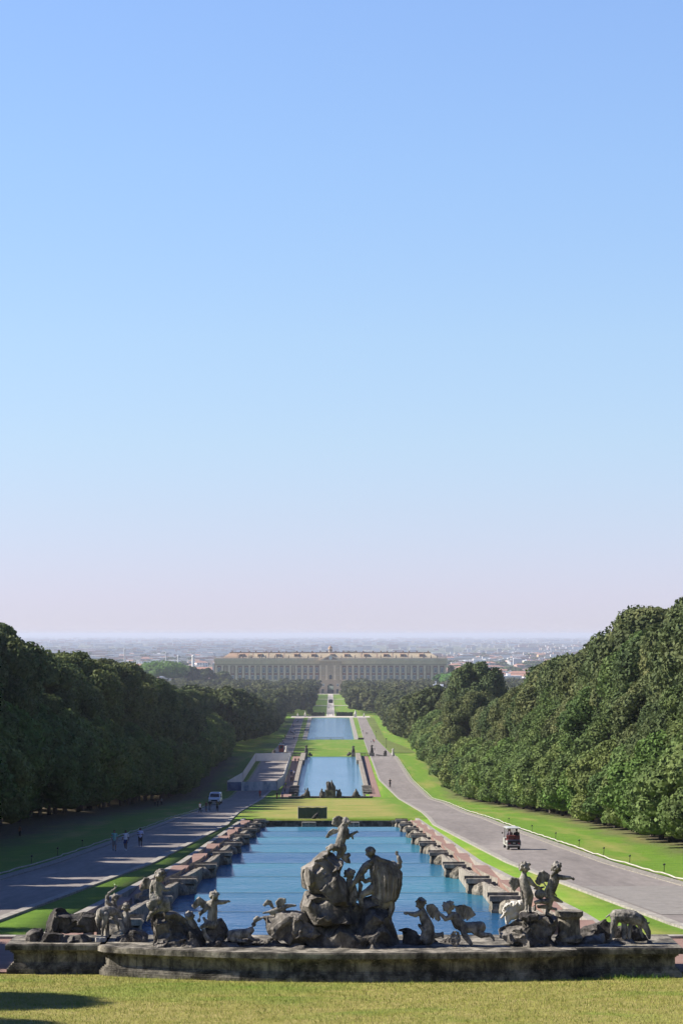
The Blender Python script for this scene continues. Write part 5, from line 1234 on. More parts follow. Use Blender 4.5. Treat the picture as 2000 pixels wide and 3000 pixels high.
# green netting frame on the lawn
y = 260.0; p0 = P(873, 2407, y); p1 = P(957, 2372.6, y); z0 = G(y)
M['net'] = noisy('green_netting', [(0.3, (0.045, 0.075, 0.05)), (0.7, (0.075, 0.11, 0.075))], 0.9, fine=(30, (0.7,) * 3, (1.2,) * 3))
e = empty('netting_screen', (p0.x, y, z0), 'rectangular screen of dark green netting standing on the lawn behind the cascade', 'screen')
w_, h_ = p1.x - p0.x, 1.28
mb = MB(); n = 12; vs = []
for i in range(n + 1):
    for j in range(5): vs.append((i / n * w_, .03 * sin(i * 1.9 + j), .06 + j / 4 * (h_ - .12) - (.05 * sin(pi * i / n * 3) ** 2 if j == 4 else 0)))
mb.add(vs, [(i * 5 + j, (i + 1) * 5 + j, (i + 1) * 5 + j + 1, i * 5 + j + 1) for i in range(n) for j in range(4)]); mb.build('net', M['net'], e)
mb = MB()
for x in (0, w_): mb.tube([(x, 0, -.3), (x, 0, h_)], .035, 6)
mb.tube([(0, 0, h_), (w_, 0, h_)], .035, 6); mb.tube([(0, 0, .04), (w_, 0, .04)], .035, 6); mb.build('frame', M['rope'], e)
mb = MB()
for x in (.1, w_ - .1): mb.tube([(x, .02, h_ * .8), (x, .9, 0)], .025, 5)
mb.build('brace', M['rope'], e)
vw = View(560, 2180, 3.92, 258.6)
mb = MB(); chain(mb, vw, [(1430, 925, 0, 8), (1425, 890, 0, 10), (1415, 850, 0, 16)]); chain(mb, vw, [(1400, 850, 0, 14), (1435, 820, 0, 20), (1450, 800, 0, 12)]); chain(mb, vw, [(1440, 810, 0, 5), (1500, 875, 0, 4)])
statue('water_nozzle', 'dark metal water nozzle aiming across the end of the cascade basin', 'nozzle', vw, mb, vox=.05, mat='darkrock', disp=.01)
for x0, x1, lab in ((1275, 1430, 'low metal cage standing in the water below the netting screen'), (1800, 1925, 'small rusty metal cage in the water behind the cupid')):
    a = vw(x0, 960); b = vw(x1, 900); mb = MB(); zt4 = -19.95; zw = -20.6
    for x in (a.x, (a.x + b.x) / 2, b.x):
        for yy_ in (256.6, 257.6): mb.tube([(x, yy_, zw - .3), (x, yy_, zt4)], .04, 5)
    for yy_ in (256.6, 257.6): mb.tube([(a.x, yy_, zt4), (b.x, yy_, zt4)], .04, 5); mb.tube([(a.x, yy_, zt4 - .3), (b.x, yy_, zt4 - .3)], .03, 5)
    for x in np.linspace(a.x, b.x, 8): mb.tube([(x, 256.6, zt4), (x, 256.6, zw)], .018, 4)
    o = mb.build('water_cage', M['kerb']); tag(o, lab, 'cage')

# mermaid fountain closing the middle pool
VM = View(820, 2160, 3.92, 473.4); yb = 473.4; zb = G(473)
e = empty('pool_fountain_wall', (0, yb, zb), 'dark low wall with central pedestal at the camera end of the middle pool', 'fountain base')
xl, xr = VM(105, 0).x, VM(1062, 0).x; zt5 = VM(0, 680).z - zb
mb = MB(); mb.box(xl, xr, 0, 1.2, -.5, zt5 - .12); mb.build('wall_face', M['darkrock'], e); mb = MB(); mb.box(xl - .1, xr + .1, -.12, 1.3, zt5 - .12, zt5); mb.build('cornice', M['darkrock'], e)
mb = MB(); a, b = VM(520, 605), VM(640, 700); mb.box(a.x, b.x, -.5, 1.4, -.2, a.z - zb - .15); mb.box(a.x - .1, b.x + .1, -.62, 1.5, a.z - zb - .15, a.z - zb); mb.build('pedestal', M['block'], e)
def small_group(vw, parts, label, kind='figure_group', cat='statue', mat='darkrock', vox=.07, group=None):
    mb = MB()
    for c_ in parts:
        if isinstance(c_, tuple): (x, y, r), _ = c_; mb.ball(vw(x, y, 0), r * vw.u, n=8)
        else: chain(mb, vw, c_)
    return statue(kind, label, cat, vw, mb, vox=vox, mat=mat, disp=.02, group=group)
small_group(VM, [[(560, 600, 0, 24), (555, 560, 0, 22), (560, 530, 0, 16)], ((558, 515, 12), 0), [(600, 600, 0, 24), (600, 560, 0, 24), (595, 530, 0, 16), (592, 510, 0, 8)], ((592, 500, 9), 0), [(545, 560, 0, 12), (535, 530, 0, 8), (540, 515, 0, 8)], [(620, 600, 0, 16), (625, 580, 0, 13)], ((626, 562, 10), 0), [(580, 600, 10, 26), (578, 550, 10, 20)], ((577, 525, 10), 0)], 'carved group of crowded figures on the central pedestal of the middle pool fountain')
small_group(VM, [[(480, 690, 0, 26), (485, 650, 0, 22), (478, 620, 0, 15)], ((480, 598, 11), 0), [(500, 690, 0, 16), (505, 640, 0, 14), (515, 625, 0, 6)], [(465, 690, 0, 16), (462, 640, 0, 8)]], 'seated merman statue touching the near side of the pedestal on the shaded half')
small_group(VM, [[(670, 695, 0, 26), (672, 650, 0, 24), (680, 620, 0, 16)], ((684, 600, 10), 0), [(660, 620, 0, 12), (650, 600, 0, 6)], [(690, 690, 0, 16), (697, 640, 0, 12)]], 'seated merman statue touching the pedestal on the sunlit half')
small_group(VM, [[(250, 675, 0, 12), (290, 665, 0, 24), (330, 675, 0, 18)], [(300, 655, 0, 22), (312, 620, 0, 18), (316, 600, 0, 10)], ((318, 588, 10), 0), [(330, 630, 0, 10), (335, 660, 0, 10)], [(300, 620, 0, 7), (285, 595, 0, 4), (283, 570, 0, 3)]], 'reclining merman statue blowing a shell at the shaded end of the fountain wall')
small_group(VM, [[(830, 680, 0, 12), (860, 670, 0, 24), (905, 680, 0, 20)], [(865, 655, 0, 22), (872, 625, 0, 17)], ((874, 600, 11), 0), [(850, 640, 0, 10), (840, 665, 0, 9)], [(888, 630, 0, 10), (898, 660, 0, 10)]], 'reclining merman statue at the sunlit end of the fountain wall')

# balustrades and statues beyond the middle pool
yq = 642.0; uq = yq / F / 3.92
def balustrade(x0, x1, label):
    a, b = ZI(x0, 0)[0], ZI(x1, 0)[0]; X0, X1 = (a - AX) * yq / F, (b - AX) * yq / F; z = G(yq)
    e = empty('balustrade', (X0, yq, z), label, 'balustrade', 'balustrades beyond the middle pool'); mb = MB(); mb.box(0, X1 - X0, -.25, .25, -.4, .12); mb.build('plinth_course', M['coping'], e)
    mb = MB(); mb.box(0, X1 - X0, -.2, .2, .82, .98); mb.build('rail', M['coping'], e)
    bm_ = MB(); bm_.lathe((0, 0, .12), [(.09, 0), (.06, .1), (.1, .3), (.05, .5), (.08, .7)], 8); me = bm_.mesh('baluster', M['coping'])
    n = int((X1 - X0) / .36)
    for i in range(n): obj('baluster', me, e, ((i + .5) / n * (X1 - X0), 0, 0))
balustrade(868, 1018, 'stone balustrade on the sunlit side beyond the middle pool'); balustrade(130, 285, 'stone balustrade on the shaded side beyond the middle pool')
def pedestal_group(x, ztop, zbot, w, label, pale=False):
    vw = View(820, 2160, 3.92, yq); a = vw(x - w / 2, zbot); b = vw(x + w / 2, zbot - 34)
    mb = MB(); c = vw(x, zbot); hh = (zbot - ztop); ph = min(34, hh * .35)
    chain(mb, vw, [(x - 4, zbot - ph, 0, 13), (x - 2, zbot - ph - hh * .3, 0, 11), (x, ztop + 16, 0, 8)]); mb.ball(vw(x + 1, ztop + 6), 7 * vw.u, n=8)
    chain(mb, vw, [(x + 10, zbot - ph, 0, 11), (x + 8, zbot - ph - hh * .25, 0, 9), (x + 13, ztop + hh * .35, 0, 5)]); chain(mb, vw, [(x - 6, ztop + 20, 0, 5), (x - 16, ztop + 14, 0, 4)]); chain(mb, vw, [(x + 4, ztop + 22, 0, 5), (x + 15, ztop + 10, 0, 4)])
    chain(mb, vw, [(x - 12, zbot - ph, 0, 9), (x - 14, zbot - ph - 14, 0, 7)])
    e = statue('balustrade_statue', label, 'statue', vw, mb, vox=.07, mat='white_rock' if pale else 'darkrock', disp=.02)
    m2 = MB(); l = e.location; m2.box(a.x - l.x, b.x - l.x, -.6, .6, a.z - l.z - .3, vw(0, zbot - ph).z - l.z + .05); m2.build('pedestal', M['coping'], e)
pedestal_group(840, 95, 205, 44, 'stone figures on the sunlit corner pedestal nearest the middle pool')
pedestal_group(1052, 85, 215, 62, 'stone figures on the pedestal between sunlit balustrade and stair rail')
pedestal_group(1206, 148, 222, 30, 'small stone figure halfway along the sloping rail beside the road')
pedestal_group(1296, 125, 272, 56, 'pale tall stone figure on a dark pedestal against the bushes', True)
pedestal_group(302, 88, 205, 40, 'stone figures on the shaded corner pedestal nearest the middle pool')
pedestal_group(74, 95, 205, 56, 'pale figures on the pedestal at the outer end of the shaded balustrade', True)
pedestal_group(-70, 140, 205, 40, 'small stone figure at the hoarding end of the shaded rail')
vw = View(820, 2160, 3.92, yq)
for (x0, y0_, x1, y1_, lab) in ((1100, 195, 1262, 218, 'sloping stone rail running out to the sunlit road'), (-60, 200, 50, 190, 'sloping stone rail running out to the hoarding')):
    mb = MB(); a, b = vw(x0, y0_), vw(x1, y1_)
    mb.prism([(a.x, yq, a.z), (b.x, yq, b.z), (b.x, yq, b.z - .18), (a.x, yq, a.z - .18)], (0, -.2, 0), (0, .2, 0))
    for i in range(12):
        p = a.lerp(b, (i + .5) / 12); mb.tube([p - Vector((0, 0, .1)), Vector((p.x, yq, G(yq)))], .09, 6)
    o = mb.build('stair_rail', M['coping']); tag(o, lab, 'rail')
small_group(vw, [[(780, 200, 0, 14), (800, 190, 0, 16)], ((795, 172, 9), 0)], 'crouching stone figure at the water corner of the sunlit balustrade', vox=.08)
small_group(vw, [[(340, 200, 0, 14), (365, 205, 0, 10)], ((345, 180, 9), 0)], 'crouching stone figure at the water corner of the shaded balustrade', vox=.08)
# landing of the shaded stair and the pool corners
for s, lab in ((1, 'stone pier stepping down to the middle pool from the sunlit balustrade'), (-1, 'stone pier stepping down to the middle pool from the shaded balustrade')):
    mb = MB(); a, b = sorted((s * 6.6, s * 7.7)); mb.box(a, b, 604, 641, -33, -31.5); mb.box(a - .1, b + .1, 603.5, 606, -33, -31.35); mb.box(a - .06, b + .06, 604, 641, -31.5, -31.38)
    o = mb.build('pool_pier', M['coping']); tag(o, lab, 'pier')
# far pool: low railing, deer, lamps, statues
a, b = GP(924, 2168), GP(1008, 2168)
mb = MB(); yy_ = 1149.0; zz = G(yy_)
for i in range(26): x = a.x + (b.x - a.x) * i / 25; mb.box(x - .05, x + .05, yy_, yy_ + .1, zz, zz + 1.0)
mb.box(a.x, b.x, yy_, yy_ + .1, zz + .95, zz + 1.05); mb.box(a.x, b.x, yy_, yy_ + .1, zz + .1, zz + .18)
o = mb.build('pool_railing', M['kerb']); tag(o, 'low pale railing along the camera end of the far pool', 'railing')
vw = View(780, 2020, 3.92, 1148)
mb = MB(); chain(mb, vw, [(734, 578, 0, 6), (750, 578, 0, 5)]); chain(mb, vw, [(736, 574, 0, 5), (735, 560, 0, 4), (738, 552, 0, 3)]); chain(mb, vw, [(748, 582, 0, 3), (750, 572, 0, 4)])
statue('deer_statue', 'tiny dark animal statue before the railing of the far pool', 'statue', vw, mb, vox=.15, mat='darkrock', disp=.01)
mb = MB(); a, b = GP(1050, 2168), GP(1068, 2168); mb.box(a.x, b.x, 1146, 1149, G(1148) - .2, G(1148) + .9); o = mb.build('low_wall', M['darkrock']); tag(o, 'short dark wall between far pool and sunlit road', 'wall')
for (px_, yt, yb_, lab) in ((1101, 2142, 2166, 'thin lamp post on the hedge side, farther from the balustrade'), (1131, 2164, 2191, 'thin dark lamp post on the grass nearest the balustrade')):
    p = GP(px_, yb_); h_ = (yb_ - yt) * p.y / F; e = empty('lamp_post', p, lab, 'lamp post', 'lamp posts along the far road'); mb = MB(); mb.lathe((0, 0, 0), [(.12, -.1), (.1, .4), (.05, .5), (.04, h_ - .3), (.05, h_ - .25)], 8); mb.build('pole', M['metal_dark'], e)
    mb = MB(); mb.lathe((0, 0, h_ - .28), [(.08, 0), (.22, .1), (.26, .3), (.1, .42), (.03, .5)], 10); mb.build('lamp_head', M['metal_dark'], e)
for (x, yt, yb_, w_, lab) in ((1020, 240, 318, 2.2, 'bright white statue on a high pedestal right of the far pool head'), (1120, 264, 312, 1.2, 'smaller pale statue beside the head of the sunlit road'), (445, 236, 302, 1.6, 'grey statue on a pedestal left of the far pool head'), (360, 256, 302, 1.2, 'small grey statue at the head of the shaded road')):
    vw = View(780, 2020, 3.92, 1480); c = vw(x, yb_); h_ = (yb_ - yt) * vw.u; mb = MB()
    mb.tube([(0, 0, h_ * .42), (.1, 0, h_ * .6), (0, 0, h_ * .86)], [w_ * .34, w_ * .3, w_ * .16], 8); mb.ball((0, 0, h_ * .93), h_ * .07, n=8); mb.tube([(w_ * .2, 0, h_ * .78), (w_ * .45, 0, h_ * .6)], w_ * .1, 6)
    e = empty('garden_statue', (c.x, 1480, G(1480)), lab, 'statue', 'statues at the head of the far pool'); me = remesh(mb, .12, 1); me.materials.append(M['white_rock']); obj('figure', me, e)
    mb = MB(); mb.box(-w_ * .4, w_ * .4, -w_ * .4, w_ * .4, -.1, h_ * .4); mb.box(-w_ * .5, w_ * .5, -w_ * .5, w_ * .5, h_ * .4, h_ * .43); mb.build('pedestal', M['white_rock'], e)
def hedge(x0, x1, y, h, d, lab, mat='conifer', z=None):
    g = np.random.default_rng(int(abs(x0) * 10) + 3); L = x1 - x0; n = int(L * h * 14); e = empty('hedge', (x0, y, G(y)), lab, 'hedge')
    ps = np.stack([g.uniform(0, L, n), g.uniform(-d / 2, d / 2, n), g.uniform(0, h, n)], 1); f_ = g.integers(0, 3, n); ps[f_ == 0, 2] = h; ps[f_ == 1, 1] = -d / 2
    a = g.normal(size=(n, 3)) * .22; b = g.normal(size=(n, 3)) * .22
    V = np.stack([ps - a, ps + b, ps + a, ps - b], 1).reshape(-1, 3); obj('foliage', np_mesh('foliage', V, np.arange(n * 4).reshape(-1, 4), M[mat]), e)
    mb = MB(); mb.box(.1, L - .1, -d / 2 + .15, d / 2 - .15, -.2, h - .15); mb.build('inner_growth', M[mat], e)
hedge(-12, -3.4, 1506, 2.2, 1.6, 'low dark clipped hedge before the palace lawn, shaded half'); hedge(3.4, 14, 1506, 2.2, 1.6, 'low dark clipped hedge before the palace lawn, sunlit half')
special('small_tree', mt_me, pine_tr, 780 + 495 / 3.92, 2020 + 200 / 3.92, 1478, 1.1, 'small reddish tree left of the far pool head')
mb = MB(); c = GP(780 + 740 / 3.92, 2020 + 155 / 3.92); mb.lathe((0, 0, 0), [(1.6, 0), (1.8, .5), (1.9, 2.2), (1.4, 2.8), (.4, 3.0)], 14); o = mb.build('garden_vase', M['darkrock'], None, loc=c); tag(o, 'dark round vase standing in the middle of the palace path', 'vase')

# red booth by the shaded far road
p = GP(824, 2203); h_ = 23 * p.y / F; e = empty('red_booth', p, 'narrow bright red booth standing on the shaded far road', 'booth'); mb = MB(); mb.box(-.7, .7, -.7, .7, 0, h_ - .25); mb.build('booth_body', plain('red_paint', (0.42, 0.03, 0.03), .5), e)
mb = MB(); mb.box(-.8, .8, -.8, .8, h_ - .25, h_); mb.build('booth_roof', M['hoard'], e); mb = MB(); mb.box(-.4, .4, -.72, -.69, h_ * .45, h_ * .8); mb.build('booth_window', M['glass_dark'], e)
# sun-shelter platform and wall seen at the shaded pool edge
for k, (x, yb_) in enumerate(((449, 490), (465, 470))):
    p = GP(780 + x / 3.92, 2020 + yb_ / 3.92); e = empty('garden_bench', p, 'terracotta coloured bench on the shaded edge of the far pool, ' + ('nearer the water' if k == 0 else 'farther along'), 'bench', 'benches by the far pool'); mb = MB(); mb.box(-1.4, 1.4, -.4, .4, .5, .7); mb.build('seat', M['brick'], e); mb = MB(); mb.box(-1.2, -.9, -.3, .3, 0, .5); mb.box(.9, 1.2, -.3, .3, 0, .5); mb.build('leg', M['brick'], e)

# pale hose-like edging along both verges, with little spotlights on stakes
for s, lab in ((1, 'pale low edging line running along the grass of the sunlit road'), (-1, 'pale low edging line running along the grass of the shaded road')):
    mb = MB(); pts_ = []; y = 96.0; q = random.Random(40 + s)
    while y < 640:
        pts_.append((s * (ro(y) + .9 + q.uniform(-.07, .07)), y, G(y) + .16 + q.uniform(-.03, .05))); y += q.uniform(1.6, 2.6)
    mb.tube(pts_, .04, 6); o = mb.build('verge_edging', M['rope']); tag(o, lab, 'edging')
    n = 0
    for y in (118, 126, 136, 148, 161, 176, 193, 214, 240):
        if s < 0 and y > 180: continue
        n += 1; x = s * (ro(y) + 1.5); e = empty('spot_stake', (x, y, G(y)), f'small spotlight on a stake beside the {"sunlit" if s > 0 else "shaded"} road, {ordn(n)} from the fountain', 'spotlight', 'spotlights on stakes'); mb = MB(); mb.tube([(0, 0, -.1), (.03, 0, .5)], .02, 5); mb.build('stake', M['metal_dark'], e)
        mb = MB(); mb.tube([(-.05, 0, .5), (.08, 0, .54)], [.03, .06], 8); mb.build('lamp_head', M['metal_dark'], e)
# ------------------------------------------------------------------ people
MC = {}
def cloth(rgb, nm):
    if nm not in MC: MC[nm] = plain(nm, rgb, 0.85, spec=.2)
    return MC[nm]
SKIN = cloth((0.32, 0.18, 0.12), 'skin'); SKIND = cloth((0.12, 0.065, 0.045), 'dark_skin'); HAIR = cloth((0.02, 0.014, 0.01), 'dark_hair'); HAIRB = cloth((0.16, 0.09, 0.04), 'brown_hair')
class Plain:
    u = 1.0; Y = 0
    def __call__(s, x, y, d=0): return Vector((x, d, y))
PV = Plain()
def person_parts(pose, vox, slim=1.0):
    """1.7 m figure, feet at z=0, facing -y; returns meshes of body, shirt, shorts, trousers, skirt, hair, shoes"""
    st, arm = pose   # stride length, arm pose
    def ch(mb, pts): chain(mb, PV, [(x, z, y, r) for x, y, z, r in pts])
    hips = {s: (s * .09, 0, .90) for s in (-1, 1)}
    knee = {1: (.10, -st * .5 - .03, .50), -1: (-.10, st * .22 - .03, .49)}; ank = {1: (.10, -st * .62, .09), -1: (-.10, st * .75, .12)}
    sh = {s: (s * .18, 0, 1.40) for s in (-1, 1)}
    if arm == 'swing': el = {1: (.25, .14, 1.14), -1: (-.25, -.10, 1.13)}; wr_ = {1: (.24, .14, .90), -1: (-.23, -.26, .98)}
    elif arm == 'phone': el = {1: (.25, -.04, 1.14), -1: (-.25, -.04, 1.14)}; wr_ = {1: (.10, -.26, 1.16), -1: (-.08, -.26, 1.14)}
    elif arm == 'bars': el = {1: (.26, -.22, 1.2), -1: (-.26, -.22, 1.2)}; wr_ = {1: (.22, -.44, 1.06), -1: (-.22, -.44, 1.06)}
    else: el = {1: (.26, 0, 1.13), -1: (-.26, 0, 1.13)}; wr_ = {1: (.27, -.06, .88), -1: (-.27, -.06, .88)}
    b = MB()
    ch(b, [(0, 0, .92, .125), (0, 0, 1.08, .115), (0, -.01, 1.25, .135), (0, 0, 1.38, .12), (0, 0, 1.46, .055), (0, -.01, 1.53, .05)])
    for s in (-1, 1):
        ch(b, [(s * .05, 0, 1.38, .09), (*sh[s], .062), (*el[s], .043), (*wr_[s], .028)]); w = Vector(wr_[s]); dirn = (w - Vector(el[s])).normalized()
        b.ball(w + dirn * .05, .038, .8, .5, 1.1, 8)
        for i in range(4): o_ = Vector((0, (i - 1.5) * .017, 0)); b.tube([w + dirn * .07 + o_, w + dirn * (.15 + .01 * (i in (1, 2))) + o_ * 1.2], [.009, .007], 5)
        b.tube([w + dirn * .03 + Vector((0, -.03, 0)), w + dirn * .10 + Vector((0, -.055, 0))], [.011, .008], 5)
        ch(b, [(*hips[s], .095), (*knee[s], .06), (*ank[s], .038)]); a = Vector(ank[s]); b.tube([a + Vector((0, .03, -.045)), a + Vector((0, -.14, -.06))], [.045, .035], 8)
    c = Vector((0, -.01, 1.62)); b.ball(c, .098, .82, .95, 1.15, 12); b.ball(c + Vector((0, -.02, -.07)), .062, n=8); b.tube([c + Vector((0, -.09, .0)), c + Vector((0, -.115, -.03))], .014, 5)
    for s in (-1, 1): b.ball(c + Vector((s * .082, 0, -.01)), .02, .5, 1, 1.4, 6)
    out = {'body': remesh(b, vox, 1)}
    s_ = MB(); ch(s_, [(0, 0, .93, .148), (0, 0, 1.1, .135), (0, -.01, 1.26, .152), (0, 0, 1.38, .135), (0, 0, 1.43, .075)])
    for s in (-1, 1): e_ = Vector(sh[s]).lerp(Vector(el[s]), .75); ch(s_, [(s * .05, 0, 1.38, .1), (*sh[s], .08), (*e_, .066)])
    out['shirt'] = remesh(s_, vox, 1)
    def legs(t, r0, r1):
        m_ = MB(); ch(m_, [(0, 0, .93, .14), (0, 0, .99, .135)])
        for s in (-1, 1):
            k_2 = Vector(knee[s]); h_ = Vector(hips[s]); a = Vector(ank[s])
            if t <= 1: q_ = h_.lerp(k_2, t); ch(m_, [(*h_, .11), (*q_, r0)])
            else: q_ = k_2.lerp(a, t - 1); ch(m_, [(*h_, .11), (*k_2, r0), (*q_, r1)])
        return remesh(m_, vox, 1)
    out['shorts'] = legs(.85, .088, 0); out['trousers'] = legs(1.9, .078, .06)
    m_ = MB(); m_.lathe((0, 0, 0), [(.13, 1.0), (.17, .85), (.22, .62), (.2, .6)], 14); out['skirt'] = remesh(m_, vox, 1)
    h_ = MB(); h_.ball(c + Vector((0, .025, .025)), .104, .86, .95, 1.08, 12); h_.ball(c + Vector((0, .06, -.05)), .07, n=8); out['hair'] = remesh(h_, vox, 1)
    f_ = MB()
    for s in (-1, 1): a = Vector(ank[s]); f_.tube([a + Vector((0, .045, -.05)), a + Vector((0, -.06, -.05)), a + Vector((0, -.15, -.06))], [.05, .05, .038], 8)
    out['shoes'] = remesh(f_, vox, 1)
    return out
PN = {'walk': person_parts((.30, 'swing'), .02), 'phone': person_parts((.16, 'phone'), .02), 'step': person_parts((.42, 'swing'), .02)}
PF = {'walk': person_parts((.28, 'swing'), .04), 'stand': person_parts((.02, 'rest'), .04), 'bars': person_parts((.1, 'bars'), .03)}
MCACHE = {}
def with_mat(me, key, mat):
    k_3 = (me.name, mat.name)
    if k_3 not in MCACHE: c = me.copy(); c.materials.clear(); c.materials.append(mat); MCACHE[k_3] = c
    return MCACHE[k_3]
def person(loc, hgt, lib, pose, shirt, low, lowc, label, skin=None, hair=None, rz=0.0, shoes=None, group=None):
    e = empty('person', loc, label, 'person', group, rz=rz); e.scale = (hgt / 1.74,) * 3; pp = lib[pose]
    obj('body', with_mat(pp['body'], 0, skin or SKIN), e); obj('shirt', with_mat(pp['shirt'], 0, shirt), e); obj(low, with_mat(pp[low], 0, lowc), e); obj('hair', with_mat(pp['hair'], 0, hair or HAIR), e)
    obj('shoes', with_mat(pp['shoes'], 0, shoes or HAIR), e); return e
C = lambda n, r, g, b: cloth((r, g, b), n)
TEAL = C('teal_cotton', .22, .46, .42); WHITE = C('white_cotton', .72, .72, .76); NAVY = C('navy_cotton', .03, .05, .16); GREY = C('grey_cotton', .2, .21, .22); BLACK = C('black_cotton', .02, .02, .025)
RED = C('red_cotton', .42, .05, .05); BROWN = C('brown_cotton', .2, .1, .06); GREEN = C('green_cotton', .06, .1, .06); BLUE = C('blue_cotton', .08, .14, .35); YEL = C('hi_vis_yellow', .6, .7, .1); LILAC = C('lilac_white_cotton', .6, .6, .78)
def at(px, pf, ph, *a, **k):
    p = GP(px, pf, .05); return person(p, ph * p.y / F, *a, **k)
at(336, 2492.5, 61, PN, 'walk', TEAL, 'shorts', GREY, 'walker in a pale teal T-shirt and grey shorts on the shaded road', rz=.1)
at(369, 2490.5, 58, PN, 'step', WHITE, 'skirt', NAVY, 'walker in white top and navy skirt between two others on the shaded road', rz=-.1, skin=SKIND, shoes=WHITE)
at(412, 2481, 56, PN, 'phone', LILAC, 'shorts', BLACK, 'walker in lilac-white shirt and black shorts looking at a phone', rz=.05, skin=SKIND, shoes=BLUE)
xx = lambda x, y: ZH(x, y)
for (x, yf, h, sh_, low, lc, lab, pose) in [
    (104, 788, 30, WHITE, 'trousers', BLACK, 'person in white top and dark trousers nearest the verge before the van', 'walk'), (176, 775, 31, BROWN, 'shorts', GREY, 'person in brown top standing in front of the van bonnet', 'stand'),
    (216, 766, 30, BLACK, 'trousers', GREY, 'person in black standing before the van grille', 'walk'), (300, 775, 31, GREEN, 'trousers', BLACK, 'person in dark green by the far headlight of the van', 'walk'),
    (790, 625, 26, RED, 'shorts', BROWN, 'person in a red top standing at the corner of the hoarding', 'walk'), (985, 630, 22, BLACK, 'trousers', RED, 'person in black top and dark red trousers by the middle pool steps', 'stand'),
    (1047, 630, 22, BLUE, 'trousers', BLACK, 'person in blue top by the corner of the middle pool fountain', 'walk'), (1085, 492, 14, YEL, 'trousers', BLACK, 'worker in a bright yellow vest beside the middle pool', 'stand'),
    (1180, 372, 19, WHITE, 'trousers', GREY, 'person in a white shirt on the terracotta path of the middle pool', 'walk'), (1150, 356, 18, BLUE, 'trousers', BLACK, 'person in dark blue next to the one in white on the pool path', 'walk'),
    (1146, 440, 18, BLACK, 'trousers', BROWN, 'person in black halfway along the terracotta pool path', 'walk'), (1164, 436, 17, BROWN, 'trousers', BLACK, 'person in brown close to the pool parapet', 'stand'),
    (1196, 222, 17, BLACK, 'trousers', BLACK, 'dark dressed person under the shaded balustrade', 'stand'), (1232, 222, 17, GREEN, 'trousers', BLACK, 'person in dark green under the shaded balustrade', 'walk'),
    (1075, 560, 19, GREY, 'trousers', BLACK, 'person in grey walking beside the low step blocks', 'walk')]:
    a = xx(x, yf); at(a[0], a[1], h, PF, pose, sh_, low, lc, lab, rz=rnd.uniform(-.6, .6))
for (x, yf, h, sh_, lab) in [(1105, 486, 8, WHITE, 'lone person in white on the far sunlit road'), (1143, 517, 7, BLACK, 'person in black of a pair on the far sunlit road'), (1159, 517, 8, GREY, 'person in grey of a pair on the far sunlit road'),
    (1202, 611, 9, WHITE, 'person in white beyond the sunlit balustrade, left of a trio'), (1225, 609, 11, BLACK, 'tall person in black in the middle of a trio on the road'), (1238, 611, 9, RED, 'person in red on the outer side of a trio on the road'), (1242, 702, 9, BLACK, 'person in black just behind the rail statues'),
    (712, 303, 7, BLACK, 'person in black at the head of the far pool on the canal axis'), (600, 303, 6, GREY, 'person in grey at the head of the far pool, shaded half'), (767, 303, 7, BROWN, 'person in brown at the head of the far pool, sunlit half'),
    (726, 187, 6, GREY, 'person in grey on the palace path just before the vase'), (743, 187, 6, WHITE, 'person in white on the palace path just before the vase'), (715, 222, 6, BLACK, 'person in black halfway along the near palace path')]:
    a = ZJ(x, yf); at(a[0], a[1], h, PF, 'walk' if x % 2 else 'stand', sh_, 'trousers', BLACK, lab, rz=rnd.uniform(-1, 1))
tops = [WHITE, BLACK, RED, GREY, BLUE, BROWN, LILAC, GREEN]; tn = ['white', 'black', 'red', 'grey', 'blue', 'brown', 'lilac', 'dark green']
for i, (x, yf) in enumerate([(355, 376), (366, 376), (310, 432), (284, 446), (305, 408), (284, 506), (296, 506), (309, 516), (322, 524), (328, 498), (320, 574), (200, 626), (191, 606), (222, 570), (170, 646), (182, 652), (158, 640), (214, 552)]):
    a = ZJ(x, yf); at(a[0], a[1], 9.5 if yf > 500 else 7.5, PF, 'walk' if i % 3 else 'stand', tops[i % 8], 'trousers', BLACK, f'tiny walker in {tn[i % 8]} on the shaded far road, {ordn(i + 1)} in the stream of walkers', rz=rnd.uniform(-1, 1), group='walkers on the shaded far road')
for i, (px_, pf, h, sh_, lab) in enumerate([(455, 2362, 24, BROWN, 'person in brown resting in deep shade under the oaks'), (463, 2364, 20, BLACK, 'person in black in the middle of the group in deep shade'), (474, 2360, 24, GREY, 'person in grey at the pool side of the group in deep shade'), (60, 2452, 34, BROWN, 'lone person in brown in deep shade at the foot of the oaks')]):
    at(px_, pf, h, PF, 'stand', sh_, 'trousers', BLACK, lab, rz=rnd.uniform(-1, 1))

# cyclist coming up the sunlit road
p = GP(1142, 2307); bk = empty('bicycle', p, 'dark bicycle ridden up the middle of the sunlit road', 'bicycle', rz=.15)
wm = MB()
wm.tube([(0, cos(t) * .33, sin(t) * .33 + .34) for t in [k * pi / 10 for k in range(21)]], .03, 6, caps=False)
for k in range(8): wm.tube([(0, 0, .34), (0, cos(k * pi / 4) * .32, sin(k * pi / 4) * .32 + .34)], .006, 4)
wmm = wm.mesh('wheel', M['metal_dark']); obj('wheel', wmm, bk, (0, -.52, 0)); obj('wheel', wmm, bk, (0, .52, 0))
mb = MB(); mb.tube([(0, .52, .34), (0, .05, .32), (0, -.40, .82), (0, .15, .85), (0, .05, .32)], .02, 6); mb.tube([(0, .52, .34), (0, .15, .85)], .014, 6); mb.tube([(0, -.52, .34), (0, -.38, .95)], .018, 6); mb.build('frame', M['metal_dark'], bk)
